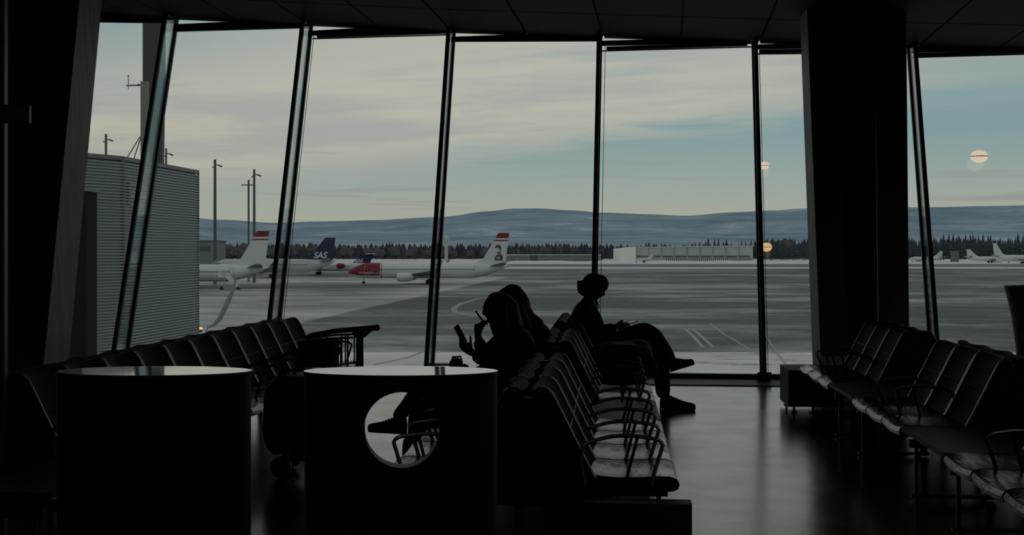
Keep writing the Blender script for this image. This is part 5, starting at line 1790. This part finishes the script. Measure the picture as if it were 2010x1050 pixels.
# body (skin): head, neck, torso core, arms and legs as one surface
hd_dir = Vector((1, 0, -0.52))
Mh = basis(hd_dir, Vector((0.25, 0, 1)), P(1168, 566))
bmb = head_mb(Mh, 1.02)
sk = Skel()
pel = sk.add(P(1163, 686), 0.115)
ab = sk.add(P(1153, 656), 0.105, pel)
ch = sk.add(P(1149, 624), 0.105, ab)
nb = sk.add(P(1154, 597), 0.055, ch)
sk.add(P(1163, 578), 0.05, nb)
for sgn in (-1, 1):
    kn = P(1276, 655) if sgn < 0 else P(1272, 668)
    ank = P(1328, 712, 0.10) if sgn < 0 else P(1301, 781)
    hip = sk.add(P(1168, 690, sgn * 0.09), 0.06, pel)
    k1 = sk.add((kn + P(1168, 690)) / 2 + Vector((0, sgn * 0.045, 0.0)), 0.045, hip)
    k2 = sk.add(kn + Vector((0, sgn * 0.03, -0.01)), 0.040, k1)
    k3 = sk.add(kn.lerp(ank, 0.4) + Vector((0, sgn * 0.01, 0)), 0.036, k2)
    sk.add(ank + Vector((0, sgn * 0.01, 0)), 0.028, k3)
    sh = sk.add(P(1143, 611, sgn * 0.15), 0.06, ch)
    el_ = sk.add(P(1160, 655, sgn * 0.20), 0.042, sh)
    sk.add(P(1205, 643, sgn * 0.10), 0.03, el_)
me = skin_mesh(sk.v, sk.e, 1)
t_ = mesh_to_mb(me); bmb.add(t_.v, t_.f)
for sgn in (-1, 1):
    wr = P(1208, 641, sgn * 0.08)
    h_ = hand_mb(wr, P(1170, 652, sgn * 0.17), Vector((1, -sgn * 0.25, 0.12)), Vector((0.1, -sgn * 0.6, 0.8)), Vector((0.2, -sgn * 0.8, -0.4)), [0.35, 0.4, 0.45, 0.5], 1.0)
    bmb.add(h_.v, h_.f)
fuse(bmb, 'body', M_skin, wm_, 0.006)
# hair: full tousled short hair with a fringe and loose tufts at the nape
hb = MB(); r = random.Random(2)
hc = P(1165, 559)
hb.ball(P(1165, 560), (0.116, 0.10, 0.122), 18, 12)
hb.ball(P(1178, 557), (0.086, 0.085, 0.088), 14, 9)
hb.ball(P(1158, 572), (0.075, 0.085, 0.085), 14, 9)
for k in range(46):
    a = r.uniform(2.6, 4.1); bta = r.uniform(-0.7, 0.7)
    p0 = P(1160, 563) + Vector((math.cos(a) * 0.085, bta * 0.08, math.sin(a) * 0.085))
    d = Vector((math.cos(a) * 0.7, bta * 0.5, math.sin(a) * 0.4 + 0.1)).normalized()
    hb.tube([p0, p0 + d * r.uniform(0.025, 0.04), p0 + d * r.uniform(0.045, 0.068) + Vector((0, 0, r.uniform(-0.02, 0.025)))], [0.015, 0.010, 0.003], 5)
for k in range(14):
    a = r.uniform(-0.2, 0.5); bta = r.uniform(-0.7, 0.7)
    p0 = P(1188, 553) + Vector((0, bta * 0.06, r.uniform(-0.02, 0.02)))
    hb.tube([p0, p0 + Vector((0.020, 0, -0.03)), p0 + Vector((0.012, 0, -0.06))], [0.015, 0.012, 0.004], 5)
fuse(hb, 'hair', M_hair, wm_, 0.008, 1)
# jumper: torso and sleeves, soft collar
g = Skel()
a0 = g.add(P(1160, 690), 0.140, None, 0.175)
a1 = g.add(P(1154, 660), 0.150, a0, 0.18)
a2 = g.add(P(1150, 632), 0.152, a1, 0.19)
a3 = g.add(P(1148, 611), 0.118, a2, 0.17)
a4 = g.add(P(1153, 594), 0.070, a3, 0.075)
a5 = g.add(P(1157, 585), 0.062, a4)
for sgn in (-1, 1):
    s1 = g.add(P(1144, 613, sgn * 0.16), 0.080, a3)
    s2 = g.add(P(1152, 636, sgn * 0.215), 0.064, s1)
    s3 = g.add(P(1166, 657, sgn * 0.21), 0.060, s2)
    s4 = g.add(P(1190, 648, sgn * 0.145), 0.050, s3)
    g.add(P(1207, 641, sgn * 0.085), 0.040, s4)
garment('jumper', g, M_coat_c, wm_, 0, 0.012, 1.0)
mb = MB(); mb.tube([P(1172, 592, -0.03), P(1174, 600, -0.03), P(1172, 611, -0.03), P(1178, 622, -0.05)], 0.007, 6); mb.build('drawstring', M_sole, wm_, world=True, smooth=True)
# trousers: near leg folded over the other
g = Skel()
b0 = g.add(P(1160, 692), 0.150, None, 0.175)
u1_ = g.add(P(1196, 676, -0.07), 0.105, b0)
u2_ = g.add(P(1240, 655, -0.06), 0.092, u1_)
u3_ = g.add(P(1268, 645, -0.03), 0.080, u2_)
u4_ = g.add(P(1285, 656, -0.01), 0.076, u3_)
u5_ = g.add(P(1297, 681, 0.03), 0.086, u4_)
u6_ = g.add(P(1312, 702, 0.06), 0.074, u5_)
g.add(P(1324, 715, 0.08), 0.056, u6_)
v1_ = g.add(P(1196, 690, 0.09), 0.105, b0)
v2_ = g.add(P(1244, 676, 0.07), 0.095, v1_)
v3_ = g.add(P(1283, 676, 0.05), 0.078, v2_)
v4_ = g.add(P(1296, 704, 0.05), 0.090, v3_)
v5_ = g.add(P(1300, 740, 0.05), 0.086, v4_)
v6_ = g.add(P(1303, 768, 0.05), 0.076, v5_)
g.add(P(1305, 784, 0.05), 0.062, v6_)
garment('trousers', g, M_jeans, wm_, 0, 0.010, 3.0)
shoe(wm_, P(1318, 731, 0.08), P(1366, 716, 0.08), Vector((0.0, 0, 1)), M_shoe, hgt=0.105)
hl = P(1296, 803, 0.05); tl = P(1366, 803, 0.02); hl.z = tl.z = 0.002
shoe(wm_, hl, tl, Vector((0, 0, 1)), M_shoe, hgt=0.125)
# phone in the lap
phm = empty('smartphone', P(1236, 634), 0, 'dark phone held low in the lap by the person with crossed legs', 'phone')
Mx = basis(Vector((0.9, 0.1, 0.25)), Vector((-0.2, 0, 1)), P(1236, 634))
pb = MB(); pb.box((0, 0, 0), (0.145, 0.072, 0.009)); MB().add([Mx @ p for p in pb.v], pb.f).build('case', M_phone, phm, world=True, bevel=0.002)
pb = MB(); pb.box((0, 0, 0.0052), (0.132, 0.064, 0.001)); MB().add([Mx @ p for p in pb.v], pb.f).build('screen', M_screen, phm, world=True)

# ------------------------------------------------------------------ the two friends, facing left
def friend(D, off, spec, label, coat, hairm):
    def Q(px, py, o=0.0): return W(px, py, D) + Vector((0, o, 0))
    root = empty('person', (Q(1000, 750).x, D, 0), 0, label, 'person', 'travellers on the centre bench')
    bmb = head_mb(basis(Vector((-1, 0, spec['nod'])), Vector((spec['nod'] * 0.6, 0, 1)), Q(*spec['head'])), spec.get('hk', 1.0))
    sk = Skel()
    pel = sk.add(Q(*spec['pelvis']), 0.115)
    ab = sk.add(Q(*spec['waist']), 0.095, pel)
    ch = sk.add(Q(*spec['chest']), 0.10, ab)
    nb = sk.add(Q(*spec['neck']), 0.05, ch)
    sk.add(Q(spec['head'][0] + 4, spec['head'][1] + 14), 0.048, nb)
    for sgn, leg in ((-1, spec['near_leg']), (1, spec['far_leg'])):
        q = pel
        for (px, py, o), rr in zip(leg, (0.06, 0.05, 0.042, 0.036, 0.028)): q = sk.add(Q(px, py, o), rr, q)
    arms = []
    for sgn, arm in ((-1, spec['near_arm']), (1, spec['far_arm'])):
        q = ch
        for (px, py, o), rr in zip(arm, (0.055, 0.04, 0.028)): q = sk.add(Q(px, py, o), rr, q)
    t_ = mesh_to_mb(skin_mesh(sk.v, sk.e, 1)); bmb.add(t_.v, t_.f)
    for hnd in spec['hands']:
        wr = Q(*hnd['wrist']); el_ = Q(*hnd['elbow'])
        h_ = hand_mb(wr, el_, Vector(hnd['f']), Vector(hnd['s']), Vector(hnd['c']), hnd['bend'], hnd.get('k', 1.0), thumb_bend=hnd.get('tb', 0.4), thumb_out=hnd.get('to', 0.9))
        bmb.add(h_.v, h_.f)
    fuse(bmb, 'body', M_skin, root, 0.0055)
    # coat
    g = Skel()
    T = spec['coat']
    q = None; ids = []
    for (px, py, rx, ry) in T:
        q = g.add(Q(px, py), rx, q, ry); ids.append(q)
    for arm in (spec['near_arm'], spec['far_arm']):
        q = ids[spec['shoulder_i']]
        rr = spec['sleeve']
        n = len(arm)
        a = [Q(*p) for p in arm]
        q = g.add(a[0], rr[0], q)
        q = g.add(a[0].lerp(a[1], 0.5), (rr[0] + rr[1]) / 2, q)
        q = g.add(a[1], rr[1], q)
        q = g.add(a[1].lerp(a[2], 0.5), (rr[1] + rr[2]) / 2, q)
        q = g.add(a[1].lerp(a[2], 0.93), rr[2], q)
    garment('coat', g, coat, root, 0, 0.014, D)
    # trousers
    g = Skel(); b0 = g.add(Q(*spec['pelvis']), 0.145, None, 0.17)
    for leg in (spec['near_leg'], spec['far_leg']):
        q = b0
        pts = [Q(*p) for p in leg]
        rr = (0.10, 0.092, 0.074, 0.064, 0.050)
        for k, p in enumerate(pts): q = g.add(p, rr[k], q)
    garment('trousers', g, M_jeans, root, 0, 0.008, D + 1)
    # hair
    hb = MB()
    for (px, py, o, rx, ry, rz_) in spec['hair']: hb.ball(Q(px, py, o), (rx, ry, rz_), 16, 10)
    r = random.Random(int(D * 10))
    for pts in spec['locks']:
        for k in range(7):
            jit = Vector((r.uniform(-0.012, 0.012), r.uniform(-0.05, 0.05), 0))
            ps = [Q(*p) + jit + Vector((r.uniform(-0.006, 0.006), 0, 0)) for p in pts]
            hb.tube(ps, [0.030] * (len(ps) - 1) + [0.012], 6)
    fuse(hb, 'hair', hairm, root, 0.008, 2)
    for (h0, h1, upv, m) in spec['shoes']:
        shoe(root, Q(*h0), Q(*h1), Vector(upv), m, 'boot' if m is M_boot else 'shoe', hgt=0.11)
    return root, Q

D1p = 10.05
f1 = dict(nod=-0.16, head=(975, 606), hk=1.02, pelvis=(1012, 752), waist=(1010, 722), chest=(1005, 678), neck=(994, 640),
          near_leg=[(985, 752, -0.09), (925, 745, -0.12), (850, 735, -0.10), (808, 785, -0.05), (776, 826, -0.02)],
          far_leg=[(985, 756, 0.09), (940, 750, 0.12), (900, 748, 0.13), (898, 800, 0.13), (900, 868, 0.13)],
          near_arm=[(1000, 662, -0.17), (975, 712, -0.20), (926, 690, -0.10)],
          far_arm=[(995, 662, 0.16), (950, 708, 0.17), (937, 664, 0.02)],
          hands=[dict(wrist=(927, 690, -0.10), elbow=(972, 710, -0.19), f=(-0.75, 0.1, 0.65), s=(0.45, -0.3, 0.75), c=(0.55, 0.75, 0.6), bend=[0.25, 0.28, 0.3, 0.35], to=0.8, tb=0.12),
                 dict(wrist=(938, 662, 0.02), elbow=(950, 706, 0.16), f=(0.0, -0.05, 1.0), s=(0.55, -0.8, 0.1), c=(0.95, 0.25, 0.1), bend=[0.75, 0.95, 1.05, 1.1], to=0.5, tb=0.5, k=1.12)],
          coat=[(1006, 756, 0.18, 0.19), (1006, 728, 0.19, 0.20), (1008, 700, 0.20, 0.21), (1008, 676, 0.18, 0.20), (1004, 655, 0.13, 0.15), (996, 638, 0.075, 0.085), (992, 628, 0.066, 0.07)],
          shoulder_i=3, sleeve=(0.085, 0.075, 0.045),
          hair=[(985, 606, 0, 0.108, 0.098, 0.118), (994, 618, 0, 0.105, 0.105, 0.135), (976, 590, 0, 0.080, 0.085, 0.066), (1000, 640, 0, 0.10, 0.11, 0.14)],
          locks=[[(970, 590, -0.075), (966, 612, -0.086), (974, 640, -0.09), (978, 672, -0.11)], [(985, 596, -0.07), (990, 625, -0.10), (992, 660, -0.13), (996, 700, -0.15)],
                 [(1000, 600, 0.0), (1012, 630, -0.02), (1018, 665, -0.04), (1020, 700, -0.06)], [(975, 590, 0.075), (975, 620, 0.09), (982, 660, 0.10)]],
          shoes=[((799, 851, -0.02), (722, 846, -0.02), (-0.1, 0, 1), M_boot), ((908, 0, 0.13), (850, 0, 0.13), (0, 0, 1), M_boot)])
zf = HY + (HC - 0.004) / D1p * F
f1['shoes'][1] = ((912, zf, 0.13), (852, zf, 0.13), (0, 0, 1), M_boot)
fr1, Q1 = friend(D1p, 0, f1, 'front one of the two friends, long hair, holding a phone and a pen', M_coat_a, M_hair)
D2p = 10.72
f2 = dict(nod=-0.22, head=(996, 592), hk=1.0, pelvis=(1042, 735), waist=(1042, 705), chest=(1038, 662), neck=(1020, 628),
          near_leg=[(1015, 738, -0.09), (975, 736, -0.11), (935, 735, -0.12), (934, 790, -0.12), (938, 848, -0.12)],
          far_leg=[(1015, 738, 0.09), (975, 736, 0.11), (932, 735, 0.12), (931, 790, 0.12), (935, 848, 0.12)],
          near_arm=[(1045, 652, -0.17), (1030, 700, -0.20), (985, 712, -0.12)], far_arm=[(1035, 652, 0.17), (1010, 700, 0.19), (970, 712, 0.10)],
          hands=[dict(wrist=(985, 712, -0.12), elbow=(1030, 700, -0.2), f=(-1, 0.2, 0.1), s=(0.1, 0.5, 0.8), c=(0.0, 0.8, -0.5), bend=0.3),
                 dict(wrist=(970, 712, 0.10), elbow=(1010, 700, 0.19), f=(-1, -0.2, 0.1), s=(0.1, -0.5, 0.8), c=(0.0, -0.8, -0.5), bend=0.3)],
          coat=[(1040, 742, 0.19, 0.20), (1044, 715, 0.195, 0.205), (1046, 690, 0.192, 0.21), (1044, 668, 0.178, 0.20), (1039, 648, 0.15, 0.16), (1026, 624, 0.10, 0.10), (1018, 612, 0.085, 0.085)],
          shoulder_i=3, sleeve=(0.088, 0.078, 0.05),
          hair=[(1006, 589, 0, 0.110, 0.10, 0.128), (1018, 604, 0, 0.098, 0.10, 0.140), (1003, 580, 0, 0.085, 0.08, 0.085), (1030, 630, 0, 0.085, 0.10, 0.13)],
          locks=[[(1012, 585, -0.06), (1024, 610, -0.09), (1036, 640, -0.10), (1046, 672, -0.11)], [(1016, 580, 0.0), (1028, 605, 0.0), (1040, 632, 0.0), (1052, 660, 0.0)],
                 [(990, 578, -0.08), (984, 605, -0.09), (990, 640, -0.10)], [(1010, 585, 0.06), (1022, 610, 0.09), (1034, 640, 0.10)]],
          shoes=[])
zf = HY + (HC - 0.004) / D2p * F
f2['shoes'] = [((948, zf, -0.12), (890, zf, -0.12), (0, 0, 1), M_shoe), ((945, zf, 0.12), (887, zf, 0.12), (0, 0, 1), M_shoe)]
fr2, Q2 = friend(D2p, 0, f2, 'rear one of the two friends, hunched in a black coat with long hair', M_coat_b, M_hair)

# phone and pen in the front friend's hands
def slab(name, label, cat, c, along, nrm_, L, Wd, th):
    root = empty(name, c, 0, label, cat)
    z = nrm_.normalized(); x = (along - z * along.dot(z)).normalized(); y = z.cross(x)
    Mx = Matrix.Translation(c) @ Matrix((x, y, z)).transposed().to_4x4()
    return root, Mx
pa, pb_ = Q1(895, 638, -0.10), Q1(915, 672, -0.10)
root, Mx = slab('smartphone', 'phone held upright and tilted in the hand of the front friend', 'phone', (pa + pb_) / 2, pa - pb_, Vector((0.8, -0.45, 0.4)), 0.15, 0.072, 0.01)
Lp = (pa - pb_).length
q = MB(); q.box((0, 0, 0), (max(Lp, 0.148), 0.072, 0.010)); MB().add([Mx @ p for p in q.v], q.f).build('case', M_phone, root, world=True, bevel=0.003)
q = MB(); q.box((0, 0, 0.0056), (max(Lp, 0.148) - 0.014, 0.065, 0.001)); MB().add([Mx @ p for p in q.v], q.f).build('screen', M_screen, root, world=True)
pen = empty('pen', Q1(941, 620, 0.0), 0, 'dark pen pinched in the raised hand of the front friend', 'pen')
mb = MB(); mb.tube([Q1(933.5, 610, -0.01), Q1(947, 629, 0.0)], 0.0072, 8); mb.build('barrel', M_phone, pen, world=True, smooth=True)
mb = MB(); mb.tube([Q1(947, 629, 0.0), Q1(951, 635, 0.003)], [0.0065, 0.002], 8); mb.build('tip', M_sole, pen, world=True, smooth=True)
